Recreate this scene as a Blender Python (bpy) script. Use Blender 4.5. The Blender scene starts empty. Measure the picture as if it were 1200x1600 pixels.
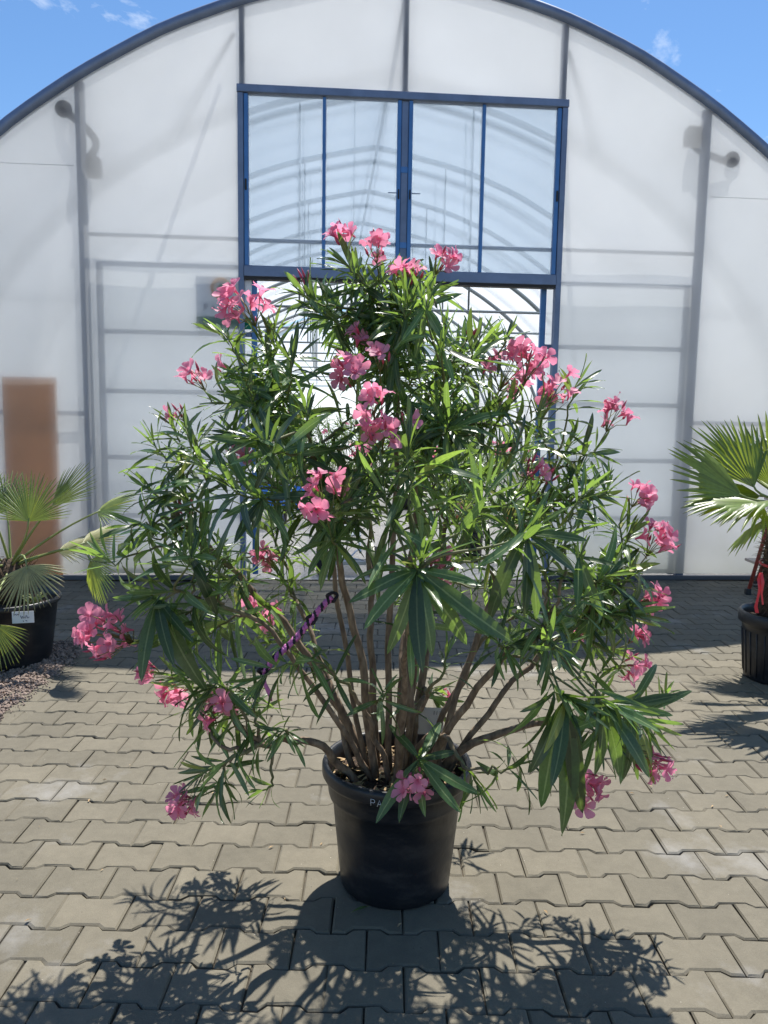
import bpy, math, random
import numpy as np
from mathutils import Vector, Matrix, Quaternion

rng = np.random.default_rng(11)
random.seed(11)
S = bpy.context.scene
COL = S.collection
rad = math.radians

# ------------------------------------------------------------------ camera, sky, sun, exposure
FPX, CAM_H, TILT, ROLL, GYAW = 1200.0, 1.43, rad(6.8), rad(0.9), rad(4.4)
_F = np.array([0, math.cos(TILT), -math.sin(TILT)])
_U0 = np.array([0, math.sin(TILT), math.cos(TILT)])
_R0 = np.array([1.0, 0, 0])
_R = _R0 * math.cos(ROLL) + _U0 * math.sin(ROLL)
_U = _U0 * math.cos(ROLL) - _R0 * math.sin(ROLL)
EYE = np.array([0, 0, CAM_H])
cam_d = bpy.data.cameras.new('camera')
cam_d.sensor_fit = 'HORIZONTAL'; cam_d.sensor_width = 36.0; cam_d.lens = 36.0
cam_d.clip_start = 0.05; cam_d.clip_end = 3000
cam = bpy.data.objects.new('camera', cam_d); COL.objects.link(cam)
cam.matrix_world = Matrix(((_R[0], _U[0], -_F[0], EYE[0]), (_R[1], _U[1], -_F[1], EYE[1]),
                           (_R[2], _U[2], -_F[2], EYE[2]), (0, 0, 0, 1)))
S.camera = cam

SUN_TO = np.array([0.13, 0.503, 1.0]); SUN_TO /= np.linalg.norm(SUN_TO)
SUN_EL = math.asin(SUN_TO[2]); SUN_AZ = math.atan2(SUN_TO[0], SUN_TO[1])
w = bpy.data.worlds.new('World'); S.world = w; w.use_nodes = True
nt = w.node_tree; nt.nodes.clear()
out = nt.nodes.new('ShaderNodeOutputWorld'); bg = nt.nodes.new('ShaderNodeBackground')
sky = nt.nodes.new('ShaderNodeTexSky'); sky.sky_type = 'NISHITA'; sky.sun_disc = False
sky.sun_elevation = SUN_EL; sky.sun_rotation = SUN_AZ
sky.air_density = 1.0; sky.dust_density = 0.1; sky.ozone_density = 4.0
tc = nt.nodes.new('ShaderNodeTexCoord')
mp = nt.nodes.new('ShaderNodeMapping'); mp.inputs['Scale'].default_value = (3.0, 3.0, 7.0)
mp.inputs['Location'].default_value = (0.35, 0.2, 0.12)
nz = nt.nodes.new('ShaderNodeTexNoise'); nz.inputs['Scale'].default_value = 2.2
nz.inputs['Detail'].default_value = 9; nz.inputs['Roughness'].default_value = 0.62; nz.inputs['Distortion'].default_value = 0.5
cr = nt.nodes.new('ShaderNodeValToRGB')
cr.color_ramp.elements[0].position = 0.57; cr.color_ramp.elements[0].color = (0, 0, 0, 1)
cr.color_ramp.elements[1].position = 0.80; cr.color_ramp.elements[1].color = (1, 1, 1, 1)
mx = nt.nodes.new('ShaderNodeMix'); mx.data_type = 'RGBA'
mx.inputs[7].default_value = (7.5, 8.0, 8.6, 1)
nt.links.new(tc.outputs['Generated'], mp.inputs['Vector']); nt.links.new(mp.outputs['Vector'], nz.inputs['Vector'])
nt.links.new(nz.outputs['Fac'], cr.inputs['Fac']); nt.links.new(cr.outputs['Color'], mx.inputs[0])
hs = nt.nodes.new('ShaderNodeHueSaturation'); hs.inputs['Saturation'].default_value = 1.12
nt.links.new(sky.outputs['Color'], hs.inputs['Color']); nt.links.new(hs.outputs['Color'], mx.inputs[6]); nt.links.new(mx.outputs[2], bg.inputs['Color'])
bg.inputs['Strength'].default_value = 0.10
nt.links.new(bg.outputs['Background'], out.inputs['Surface'])

sun_d = bpy.data.lights.new('sun', 'SUN'); sun_d.energy = 4.9; sun_d.angle = rad(0.53); sun_d.color = (1.0, 0.955, 0.89)
sun = bpy.data.objects.new('sun', sun_d); COL.objects.link(sun)
sun.rotation_euler = Vector(SUN_TO).to_track_quat('Z', 'Y').to_euler()
sun.location = (3, 8, 20)
S.view_settings.view_transform = 'Standard'; S.view_settings.look = 'None'
S.view_settings.exposure = 0.62; S.view_settings.gamma = 1.0
S.render.engine = 'CYCLES'
S.cycles.use_denoising = True
S.cycles.max_bounces = 10; S.cycles.diffuse_bounces = 5; S.cycles.transmission_bounces = 8; S.cycles.transparent_max_bounces = 16
S.cycles.sample_clamp_indirect = 6.0
S.cycles.caustics_reflective = False; S.cycles.caustics_refractive = False

def ray(u, v): return _F + _R * (u - 600) / FPX + _U * (800 - v) / FPX
def gnd(u, v, z=0.0):
    d = ray(u, v); return EYE + d * ((z - CAM_H) / d[2])
def at(u, v, Y):
    d = ray(u, v); return EYE + d * (Y / d[1])
def nrm(a):
    a = np.asarray(a, float); return a / (np.linalg.norm(a) + 1e-12)

# ------------------------------------------------------------------ mesh helpers
class MB:
    def __init__(s): s.v = []; s.f = []; s.uv = []; s.n = 0
    def add(s, verts, faces, uv=None):
        verts = np.asarray(verts, float); b = s.n
        s.v.append(verts); s.n += len(verts)
        for f in faces: s.f.append(tuple(b + i for i in f))
        s.uv.append(np.zeros((len(verts), 2)) if uv is None else np.asarray(uv, float))
        return s
    def box(s, x0, x1, y0, y1, z0, z1):
        v = [(x, y, z) for z in (z0, z1) for y in (y0, y1) for x in (x0, x1)]
        return s.add(v, [(0, 2, 3, 1), (4, 5, 7, 6), (0, 1, 5, 4), (2, 6, 7, 3), (0, 4, 6, 2), (1, 3, 7, 5)])
    def bbox(s, x0, x1, y0, y1, z0, z1, c=0.004):
        """box with chamfered edges"""
        x0, x1 = min(x0, x1), max(x0, x1); y0, y1 = min(y0, y1), max(y0, y1); z0, z1 = min(z0, z1), max(z0, z1)
        c = min(c, (x1 - x0) * .3, (y1 - y0) * .3, (z1 - z0) * .3)
        V = []; idx = {}
        X = (x0, x1); Y = (y0, y1); Z = (z0, z1); sg = (1, -1)
        for i in (0, 1):
            for j in (0, 1):
                for k in (0, 1):
                    for a in range(3):
                        p = [X[i] + sg[i] * c, Y[j] + sg[j] * c, Z[k] + sg[k] * c]
                        p[a] = (X[i], Y[j], Z[k])[a]
                        idx[i, j, k, a] = len(V); V.append(p)
        F = []
        for a in range(3):
            o = [0, 1, 2]; o.remove(a)
            for sd in (0, 1):
                q = []
                for (m, n) in ((0, 0), (0, 1), (1, 1), (1, 0)):
                    key = [0, 0, 0]; key[a] = sd; key[o[0]] = m; key[o[1]] = n
                    q.append(idx[tuple(key) + (a,)])
                F.append(tuple(q))
        for a in range(3):
            o = [0, 1, 2]; o.remove(a)
            for m in (0, 1):
                for n in (0, 1):
                    k0 = [0, 0, 0]; k0[o[0]] = m; k0[o[1]] = n; k1 = list(k0); k1[a] = 1
                    F.append((idx[tuple(k0) + (o[0],)], idx[tuple(k1) + (o[0],)], idx[tuple(k1) + (o[1],)], idx[tuple(k0) + (o[1],)]))
        for i in (0, 1):
            for j in (0, 1):
                for k in (0, 1): F.append((idx[i, j, k, 0], idx[i, j, k, 1], idx[i, j, k, 2]))
        return s.add(V, F)
    def tube(s, pts, r, n=6, cap=True, ripe=None):
        P = np.asarray(pts, float); m = len(P)
        r = np.full(m, r) if np.isscalar(r) else np.asarray(r, float)
        T = np.gradient(P, axis=0); T /= np.linalg.norm(T, axis=1)[:, None] + 1e-12
        a = np.array([0, 0, 1.0]) if abs(T[0][2]) < .9 else np.array([1.0, 0, 0])
        N = nrm(np.cross(T[0], a)); V = []; ang = np.arange(n) * 2 * math.pi / n
        uv = []
        for i in range(m):
            N = nrm(N - T[i] * (N @ T[i])); B = np.cross(T[i], N)
            V.append(P[i] + r[i] * (np.cos(ang)[:, None] * N + np.sin(ang)[:, None] * B))
            uv += [(k / n, (i / (m - 1)) if ripe is None else ripe[i]) for k in range(n)]
        V = np.concatenate(V); F = []
        for i in range(m - 1):
            for k in range(n):
                k2 = (k + 1) % n; F.append((i * n + k, i * n + k2, (i + 1) * n + k2, (i + 1) * n + k))
        if cap:
            F.append(tuple(range(n - 1, -1, -1))); F.append(tuple((m - 1) * n + k for k in range(n)))
        return s.add(V, F, uv)
    def lathe(s, prof, n=48, c=(0, 0, 0)):
        V = []; m = len(prof)
        for (r, z) in prof:
            for k in range(n):
                a = 2 * math.pi * k / n; V.append((c[0] + r * math.cos(a), c[1] + r * math.sin(a), c[2] + z))
        F = [(i * n + k, i * n + (k + 1) % n, (i + 1) * n + (k + 1) % n, (i + 1) * n + k) for i in range(m - 1) for k in range(n)]
        return s.add(V, F)
    def mesh(s, name, mat, smooth=True):
        me = bpy.data.meshes.new(name)
        V = np.concatenate(s.v) if s.v else np.zeros((0, 3))
        me.from_pydata(V.tolist(), [], s.f)
        uvs = np.concatenate(s.uv)
        l = me.uv_layers.new(name='UVMap'); vi = np.zeros(len(me.loops), int); me.loops.foreach_get('vertex_index', vi)
        l.data.foreach_set('uv', uvs[vi].ravel())
        if smooth: me.polygons.foreach_set('use_smooth', np.ones(len(me.polygons), bool))
        if mat is not None: me.materials.append(mat)
        me.update(); return me
    def build(s, name, mat, parent=None, org=(0, 0, 0), porg=(0, 0, 0), smooth=True, kind=None):
        """mesh with origin org (world); parent origin porg"""
        if np.any(np.asarray(org)): s.v = [v - np.asarray(org) for v in s.v]
        return put(name, s.mesh(name, mat, smooth), parent, np.asarray(org) - np.asarray(porg), kind)

def put(name, me, parent=None, loc=(0, 0, 0), kind=None):
    o = bpy.data.objects.new(name, me); COL.objects.link(o); o.location = tuple(loc)
    if parent is not None: o.parent = parent
    if kind: o['kind'] = kind
    return o
def tag(o, label, cat, group=None):
    o['label'] = label; o['category'] = cat
    if group: o['group'] = group
    return o
def thing(name, label, cat, loc=(0, 0, 0), group=None):
    o = bpy.data.objects.new(name, None); COL.objects.link(o); o.location = tuple(loc); o.empty_display_size = .1
    return tag(o, label, cat, group)

# ------------------------------------------------------------------ materials
def mat(name, color=(.5, .5, .5), rough=.6, metal=0.0, spec=.5, var=0.0, vscale=8.0, bump=0.0, bscale=60.0, island=0.0):
    m = bpy.data.materials.new(name); m.use_nodes = True; n = m.node_tree; b = n.nodes['Principled BSDF']
    b.inputs['Base Color'].default_value = (*color, 1); b.inputs['Roughness'].default_value = rough
    b.inputs['Metallic'].default_value = metal; b.inputs['Specular IOR Level'].default_value = spec
    if var or island or bump:
        t = n.nodes.new('ShaderNodeTexCoord')
    if var:
        z = n.nodes.new('ShaderNodeTexNoise'); z.inputs['Scale'].default_value = vscale; z.inputs['Detail'].default_value = 6
        z.inputs['Roughness'].default_value = .65
        r = n.nodes.new('ShaderNodeMapRange'); r.inputs['From Min'].default_value = .3; r.inputs['From Max'].default_value = .7
        r.inputs['To Min'].default_value = 1 - var; r.inputs['To Max'].default_value = 1 + var
        x = n.nodes.new('ShaderNodeVectorMath'); x.operation = 'SCALE'; x.inputs[0].default_value = color
        n.links.new(t.outputs['Object'], z.inputs['Vector']); n.links.new(z.outputs['Fac'], r.inputs['Value'])
        n.links.new(r.outputs['Result'], x.inputs['Scale']); n.links.new(x.outputs['Vector'], b.inputs['Base Color'])
    if bump:
        z2 = n.nodes.new('ShaderNodeTexNoise'); z2.inputs['Scale'].default_value = bscale; z2.inputs['Detail'].default_value = 5
        bp = n.nodes.new('ShaderNodeBump'); bp.inputs['Strength'].default_value = bump; bp.inputs['Distance'].default_value = .01
        n.links.new(t.outputs['Object'], z2.inputs['Vector']); n.links.new(z2.outputs['Fac'], bp.inputs['Height'])
        n.links.new(bp.outputs['Normal'], b.inputs['Normal'])
    return m

def N(m, typ, **kw):
    x = m.node_tree.nodes.new(typ)
    for k, v in kw.items():
        if hasattr(x, k): setattr(x, k, v)
        else: x.inputs[k].default_value = v
    return x
def L(m, a, b): m.node_tree.links.new(a, b)
def mathn(m, op, a, b=None, c=None):
    x = m.node_tree.nodes.new('ShaderNodeMath'); x.operation = op
    for i, q in enumerate((a, b, c)):
        if q is None: continue
        if isinstance(q, (int, float)): x.inputs[i].default_value = q
        else: L(m, q, x.inputs[i])
    return x.outputs[0]
def mixc(m, fac, a, b, blend='MIX'):
    x = m.node_tree.nodes.new('ShaderNodeMix'); x.data_type = 'RGBA'; x.blend_type = blend
    for i, q in ((0, fac), (6, a), (7, b)):
        if isinstance(q, (int, float)): x.inputs[i].default_value = q
        elif isinstance(q, tuple): x.inputs[i].default_value = (*q, 1)
        else: L(m, q, x.inputs[i])
    return x.outputs[2]
def ramp(m, fac, stops):
    x = m.node_tree.nodes.new('ShaderNodeValToRGB'); e = x.color_ramp.elements
    while len(e) < len(stops): e.new(.5)
    for el, (p, c) in zip(e, stops): el.position = p; el.color = (*c, 1)
    L(m, fac, x.inputs[0]); return x.outputs[0]

def leafy(name, top, under, trans, rib=(.35, .42, .18), rough=.34, tw=.33, tipcol=None, tip0=.9, varcol=(.5, 1.5), ribw=.05):
    """thin leaf: glossy upper side, duller underside, light passing through"""
    m = bpy.data.materials.new(name); m.use_nodes = True; nt = m.node_tree; b = nt.nodes['Principled BSDF']; o = nt.nodes['Material Output']
    uv = N(m, 'ShaderNodeUVMap'); sp = N(m, 'ShaderNodeSeparateXYZ'); L(m, uv.outputs[0], sp.inputs[0])
    geo = N(m, 'ShaderNodeNewGeometry'); oi = N(m, 'ShaderNodeObjectInfo')
    rnd = mathn(m, 'FRACT', mathn(m, 'ADD', geo.outputs['Random Per Island'], oi.outputs['Random']))
    ux = mathn(m, 'FRACT', sp.outputs[0])
    d = mathn(m, 'ABSOLUTE', mathn(m, 'SUBTRACT', ux, .5))
    ribf = mathn(m, 'LESS_THAN', d, ribw)
    nz = N(m, 'ShaderNodeTexNoise', Scale=35.0, Detail=3.0)
    tcn = N(m, 'ShaderNodeTexCoord'); L(m, tcn.outputs['Object'], nz.inputs['Vector'])
    k = mathn(m, 'MULTIPLY_ADD', rnd, varcol[1] - varcol[0], varcol[0])
    k = mathn(m, 'MULTIPLY', k, mathn(m, 'MULTIPLY_ADD', nz.outputs['Fac'], .5, .75))
    c = mixc(m, geo.outputs['Backfacing'], top, under)
    c = mixc(m, mathn(m, 'MULTIPLY', ribf, .6), c, rib)
    vm = N(m, 'ShaderNodeVectorMath', operation='SCALE'); L(m, c, vm.inputs[0]); L(m, k, vm.inputs['Scale'])
    c = vm.outputs[0]
    # a few yellowing leaves
    yf = mathn(m, 'GREATER_THAN', rnd, .965)
    c = mixc(m, mathn(m, 'MULTIPLY', yf, .55), c, (.42, .36, .05))
    if tipcol:
        tf = N(m, 'ShaderNodeMapRange'); tf.inputs['From Min'].default_value = tip0; tf.inputs['From Max'].default_value = 1.0
        L(m, sp.outputs[1], tf.inputs['Value']); c = mixc(m, tf.outputs[0], c, tipcol)
    L(m, c, b.inputs['Base Color']); b.inputs['Roughness'].default_value = rough
    b.inputs['Specular IOR Level'].default_value = .7
    # side veins
    wv = N(m, 'ShaderNodeTexWave', Scale=14.0); wv.bands_direction = 'Y'
    cmb = N(m, 'ShaderNodeCombineXYZ'); L(m, d, cmb.inputs[0]); L(m, mathn(m, 'SUBTRACT', sp.outputs[1], mathn(m, 'MULTIPLY', d, .25)), cmb.inputs[1])
    L(m, cmb.outputs[0], wv.inputs['Vector'])
    bp = N(m, 'ShaderNodeBump', Strength=.12, Distance=.002); L(m, wv.outputs['Fac'], bp.inputs['Height']); L(m, bp.outputs[0], b.inputs['Normal'])
    tr = N(m, 'ShaderNodeBsdfTranslucent'); vt = N(m, 'ShaderNodeVectorMath', operation='SCALE'); vt.inputs[0].default_value = trans
    L(m, k, vt.inputs['Scale']); L(m, vt.outputs[0], tr.inputs['Color'])
    mx = N(m, 'ShaderNodeMixShader'); mx.inputs[0].default_value = tw
    L(m, b.outputs[0], mx.inputs[1]); L(m, tr.outputs[0], mx.inputs[2]); L(m, mx.outputs[0], o.inputs[0])
    return m

M = {}
M['leaf'] = leafy('oleander_leaf', (.050, .098, .043), (.11, .165, .085), (.26, .42, .06), tw=.34, rough=.27, varcol=(.5, 1.75))
M['leaf_palm'] = leafy('palm_leaf', (.12, .21, .04), (.20, .27, .09), (.50, .62, .07), rib=(.16, .2, .06), rough=.42, tw=.34, tipcol=(.20, .15, .06), tip0=.90, varcol=(.75, 1.25), ribw=.08)
M['leaf_palm_old'] = leafy('palm_leaf_pale', (.28, .30, .11), (.34, .34, .16), (.45, .45, .12), rib=(.4, .4, .2), rough=.5, tw=.25, tipcol=(.26, .18, .08), tip0=.85, varcol=(.8, 1.2), ribw=.08)
M['leaf_palm_dark'] = leafy('palm_leaf_deep', (.095, .18, .03), (.15, .22, .06), (.50, .62, .04), rib=(.13, .18, .05), rough=.35, tw=.36, tipcol=(.10, .055, .025), tip0=.93, varcol=(.75, 1.3), ribw=.08)

def flower_mat(name, c1, c2, ct):
    m = bpy.data.materials.new(name); m.use_nodes = True; nt = m.node_tree; b = nt.nodes['Principled BSDF']; o = nt.nodes['Material Output']
    uv = N(m, 'ShaderNodeUVMap'); sp = N(m, 'ShaderNodeSeparateXYZ'); L(m, uv.outputs[0], sp.inputs[0])
    oi = N(m, 'ShaderNodeObjectInfo'); geo = N(m, 'ShaderNodeNewGeometry')
    c = ramp(m, sp.outputs[1], [(0.0, (.55, .06, .12)), (.22, c2), (.5, c1), (1, c1)])
    wv = N(m, 'ShaderNodeTexNoise', Scale=1.0, Detail=3.0); cb = N(m, 'ShaderNodeCombineXYZ')
    L(m, mathn(m, 'MULTIPLY', sp.outputs[0], 16.0), cb.inputs[0]); L(m, mathn(m, 'MULTIPLY', sp.outputs[1], 2.0), cb.inputs[1])
    L(m, oi.outputs['Random'], cb.inputs[2]); L(m, cb.outputs[0], wv.inputs['Vector'])
    c = mixc(m, mathn(m, 'MULTIPLY', wv.outputs['Fac'], .55), c, c2)
    c = mixc(m, mathn(m, 'MULTIPLY', mathn(m, 'FRACT', mathn(m, 'MULTIPLY', oi.outputs['Random'], 7.3)), .4), c, (.92, .55, .66))
    k = mathn(m, 'MULTIPLY_ADD', oi.outputs['Random'], .45, .72)
    vm = N(m, 'ShaderNodeVectorMath', operation='SCALE'); L(m, c, vm.inputs[0]); L(m, k, vm.inputs['Scale'])
    L(m, vm.outputs[0], b.inputs['Base Color']); b.inputs['Roughness'].default_value = .55; b.inputs['Specular IOR Level'].default_value = .3
    tr = N(m, 'ShaderNodeBsdfTranslucent'); vt = N(m, 'ShaderNodeVectorMath', operation='SCALE'); vt.inputs[0].default_value = ct
    L(m, k, vt.inputs['Scale']); L(m, vt.outputs[0], tr.inputs['Color'])
    mx = N(m, 'ShaderNodeMixShader'); mx.inputs[0].default_value = .45
    L(m, b.outputs[0], mx.inputs[1]); L(m, tr.outputs[0], mx.inputs[2]); L(m, mx.outputs[0], o.inputs[0])
    return m
M['petal'] = flower_mat('petal_pink', (.86, .36, .50), (.78, .15, .30), (1.0, .36, .54))

def stem_mat():
    m = bpy.data.materials.new('oleander_bark'); m.use_nodes = True; b = m.node_tree.nodes['Principled BSDF']
    uv = N(m, 'ShaderNodeUVMap'); sp = N(m, 'ShaderNodeSeparateXYZ'); L(m, uv.outputs[0], sp.inputs[0])
    tcn = N(m, 'ShaderNodeTexCoord'); mp = N(m, 'ShaderNodeMapping'); mp.inputs['Scale'].default_value = (1, 1, .3)
    L(m, tcn.outputs['Object'], mp.inputs[0]); nz = N(m, 'ShaderNodeTexNoise', Scale=70.0, Detail=6.0); L(m, mp.outputs[0], nz.inputs['Vector'])
    wood = ramp(m, nz.outputs['Fac'], [(.3, (.10, .068, .046)), (.55, (.22, .155, .105)), (.75, (.33, .255, .18))])
    c = mixc(m, sp.outputs[1], wood, (.13, .17, .05)); L(m, c, b.inputs['Base Color'])
    b.inputs['Roughness'].default_value = .7
    bp = N(m, 'ShaderNodeBump', Strength=.5, Distance=.004); L(m, nz.outputs['Fac'], bp.inputs['Height']); L(m, bp.outputs[0], b.inputs['Normal'])
    return m
M['bark'] = stem_mat()
M['bud'] = mat('bud_red', (.42, .045, .10), .5, var=.3, vscale=90)
M['pedicel'] = mat('pedicel_green', (.16, .17, .05), .6, var=.3, vscale=60)

def paver_mat():
    m = bpy.data.materials.new('concrete_paver'); m.use_nodes = True; b = m.node_tree.nodes['Principled BSDF']
    geo = N(m, 'ShaderNodeNewGeometry'); oi = N(m, 'ShaderNodeObjectInfo')
    rnd = mathn(m, 'FRACT', mathn(m, 'ADD', geo.outputs['Random Per Island'], oi.outputs['Random']))
    pos = geo.outputs['Position']
    n1 = N(m, 'ShaderNodeTexNoise', Scale=3.0, Detail=5.0); L(m, pos, n1.inputs['Vector'])
    n2 = N(m, 'ShaderNodeTexNoise', Scale=260.0, Detail=4.0, Roughness=.7); L(m, pos, n2.inputs['Vector'])
    n3 = N(m, 'ShaderNodeTexNoise', Scale=22.0, Detail=6.0, Roughness=.7); L(m, pos, n3.inputs['Vector'])
    base = ramp(m, rnd, [(0, (.134, .120, .088)), (.5, (.150, .134, .098)), (1, (.170, .151, .110))])
    k = mathn(m, 'ADD', mathn(m, 'MULTIPLY', n1.outputs['Fac'], .5), mathn(m, 'MULTIPLY', n2.outputs['Fac'], .55))
    k = mathn(m, 'ADD', k, mathn(m, 'MULTIPLY', n3.outputs['Fac'], .55)); k = mathn(m, 'ADD', k, .21)
    vm = N(m, 'ShaderNodeVectorMath', operation='SCALE'); L(m, base, vm.inputs[0]); L(m, k, vm.inputs['Scale'])
    # pale lime bloom stains and dark specks
    n4 = N(m, 'ShaderNodeTexNoise', Scale=1.3, Detail=7.0, Roughness=.65); L(m, pos, n4.inputs['Vector'])
    st = N(m, 'ShaderNodeMapRange'); st.inputs['From Min'].default_value = .58; st.inputs['From Max'].default_value = .74; L(m, n4.outputs['Fac'], st.inputs['Value'])
    c = mixc(m, mathn(m, 'MULTIPLY', st.outputs[0], .45), vm.outputs[0], (.42, .42, .42))
    vo = N(m, 'ShaderNodeTexVoronoi', Scale=38.0); L(m, pos, vo.inputs['Vector'])
    sp = mathn(m, 'MULTIPLY', mathn(m, 'LESS_THAN', vo.outputs['Distance'], .085), mathn(m, 'GREATER_THAN', n3.outputs['Fac'], .56))
    c = mixc(m, mathn(m, 'MULTIPLY', sp, .7), c, (.07, .06, .05))
    sp2 = mathn(m, 'MULTIPLY', mathn(m, 'LESS_THAN', vo.outputs['Distance'], .075), mathn(m, 'LESS_THAN', n3.outputs['Fac'], .42))
    c = mixc(m, mathn(m, 'MULTIPLY', sp2, .6), c, (.55, .5, .42))
    L(m, c, b.inputs['Base Color']); b.inputs['Roughness'].default_value = .82; b.inputs['Specular IOR Level'].default_value = .35
    bp = N(m, 'ShaderNodeBump', Strength=.35, Distance=.003); L(m, n2.outputs['Fac'], bp.inputs['Height']); L(m, bp.outputs[0], b.inputs['Normal'])
    return m
M['paver'] = paver_mat()
M['joint'] = mat('joint_sand', (.075, .062, .046), .95, bump=.6, bscale=180)
_n = N(M['joint'], 'ShaderNodeTexNoise', Scale=5.0, Detail=8.0, Roughness=.7); _t = N(M['joint'], 'ShaderNodeTexCoord'); L(M['joint'], _t.outputs['Object'], _n.inputs['Vector'])
L(M['joint'], ramp(M['joint'], _n.outputs['Fac'], [(.38, (.035, .03, .022)), (.55, (.085, .07, .05)), (.7, (.17, .14, .10))]), M['joint'].node_tree.nodes['Principled BSDF'].inputs['Base Color'])
M['earth'] = mat('dry_ground', (.24, .20, .15), .95, var=.3, vscale=1.5, bump=.5, bscale=30)
M['ghfloor'] = mat('greenhouse_gravel_floor', (.50, .465, .42), .95, var=.3, vscale=30, bump=.8, bscale=120)
M['stone'] = mat('gravel_stone', (.27, .205, .165), .9, var=.4, vscale=30)
M['pot'] = mat('black_plastic', (.012, .014, .019), .38, spec=.5, var=.35, vscale=9, bump=.12, bscale=25)
def scuffed(m):
    b = m.node_tree.nodes['Principled BSDF']; tcn = N(m, 'ShaderNodeTexCoord'); mp = N(m, 'ShaderNodeMapping'); mp.inputs['Scale'].default_value = (1, 1, 2.5)
    L(m, tcn.outputs['Object'], mp.inputs[0]); n1 = N(m, 'ShaderNodeTexNoise', Scale=7.0, Detail=9.0, Roughness=.72); L(m, mp.outputs[0], n1.inputs['Vector'])
    r = N(m, 'ShaderNodeMapRange'); r.inputs['From Min'].default_value = .5; r.inputs['From Max'].default_value = .78; L(m, n1.outputs['Fac'], r.inputs['Value'])
    L(m, mixc(m, mathn(m, 'MULTIPLY', r.outputs[0], .5), (.011, .013, .018), (.085, .08, .075)), b.inputs['Base Color'])
    L(m, mathn(m, 'MULTIPLY_ADD', n1.outputs['Fac'], .5, .15), b.inputs['Roughness'])
scuffed(M['pot'])
M['soil'] = mat('potting_soil', (.045, .028, .018), .95, var=.5, vscale=60, bump=1.0, bscale=70)
M['litter'] = mat('dry_litter', (.40, .28, .15), .8, var=.5, vscale=40)
M['chalk'] = mat('white_marker', (.62, .66, .74), .7)
M['steel'] = mat('galvanised_steel', (.16, .215, .33), .45, metal=.35, var=.18, vscale=5)
M['steel_thin'] = mat('galvanised_wire', (.22, .26, .28), .5, metal=.3)
M['blue'] = mat('blue_frame', (.07, .19, .42), .38, metal=.35, var=.15, vscale=6)
M['seal'] = mat('rubber_seal', (.018, .018, .02), .6)

def sheet_mat(name, c, tw=.45):
    m = mat(name, c, .7, var=.12, vscale=4); nt = m.node_tree; b = nt.nodes['Principled BSDF']; o = nt.nodes['Material Output']
    t = N(m, 'ShaderNodeBsdfTranslucent'); t.inputs['Color'].default_value = (*c, 1); x = N(m, 'ShaderNodeMixShader'); x.inputs[0].default_value = tw
    L(m, b.outputs[0], x.inputs[1]); L(m, t.outputs[0], x.inputs[2]); L(m, x.outputs[0], o.inputs[0]); return m
M['board'] = sheet_mat('tan_sheet', (.80, .54, .34), .6)
M['tag'] = mat('plastic_tag', (.68, .70, .74), .5)
M['tag_grey'] = sheet_mat('clear_tag', (.80, .78, .76), .5)
M['ink'] = mat('ink', (.03, .04, .12), .6)
M['darkgrey'] = mat('grey_plastic', (.10, .10, .11), .5)
M['tyre'] = mat('tyre_rubber', (.02, .019, .018), .8)
M['zinc'] = mat('zinc_plate', (.55, .58, .62), .35, metal=.8)
M['red'] = mat('red_ribbon', (.75, .045, .07), .35)
M['alu'] = mat('ladder_aluminium', (.33, .30, .29), .4, metal=.7)
M['redplastic'] = mat('ladder_red', (.36, .06, .04), .5)
M['purple'] = mat('purple_cord', (.58, .17, .45), .6)
M['blackcord'] = mat('black_cord', (.014, .010, .018), .7)
M['blueplastic'] = mat('blue_plastic', (.03, .20, .75), .4)
M['terracotta'] = mat('terracotta', (.38, .13, .07), .8, var=.2)
M['cactus'] = mat('yellow_barrel', (.45, .42, .08), .6, var=.3, vscale=20)
M['trunk'] = mat('palm_trunk', (.085, .055, .035), .95, var=.5, vscale=30, bump=1.0, bscale=60)
M['fibre'] = mat('palm_fibre', (.11, .075, .05), .95)
M['petiole'] = mat('petiole', (.22, .27, .08), .5, var=.2)
M['signwhite'] = sheet_mat('sign_white', (.84, .87, .92), .6)
M['signgreen'] = sheet_mat('sign_green', (.02, .34, .20), .5)
M['signorange'] = sheet_mat('sign_orange', (.95, .50, .03), .5)
M['lamp'] = mat('luminaire_white', (.6, .6, .6), .5)

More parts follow.
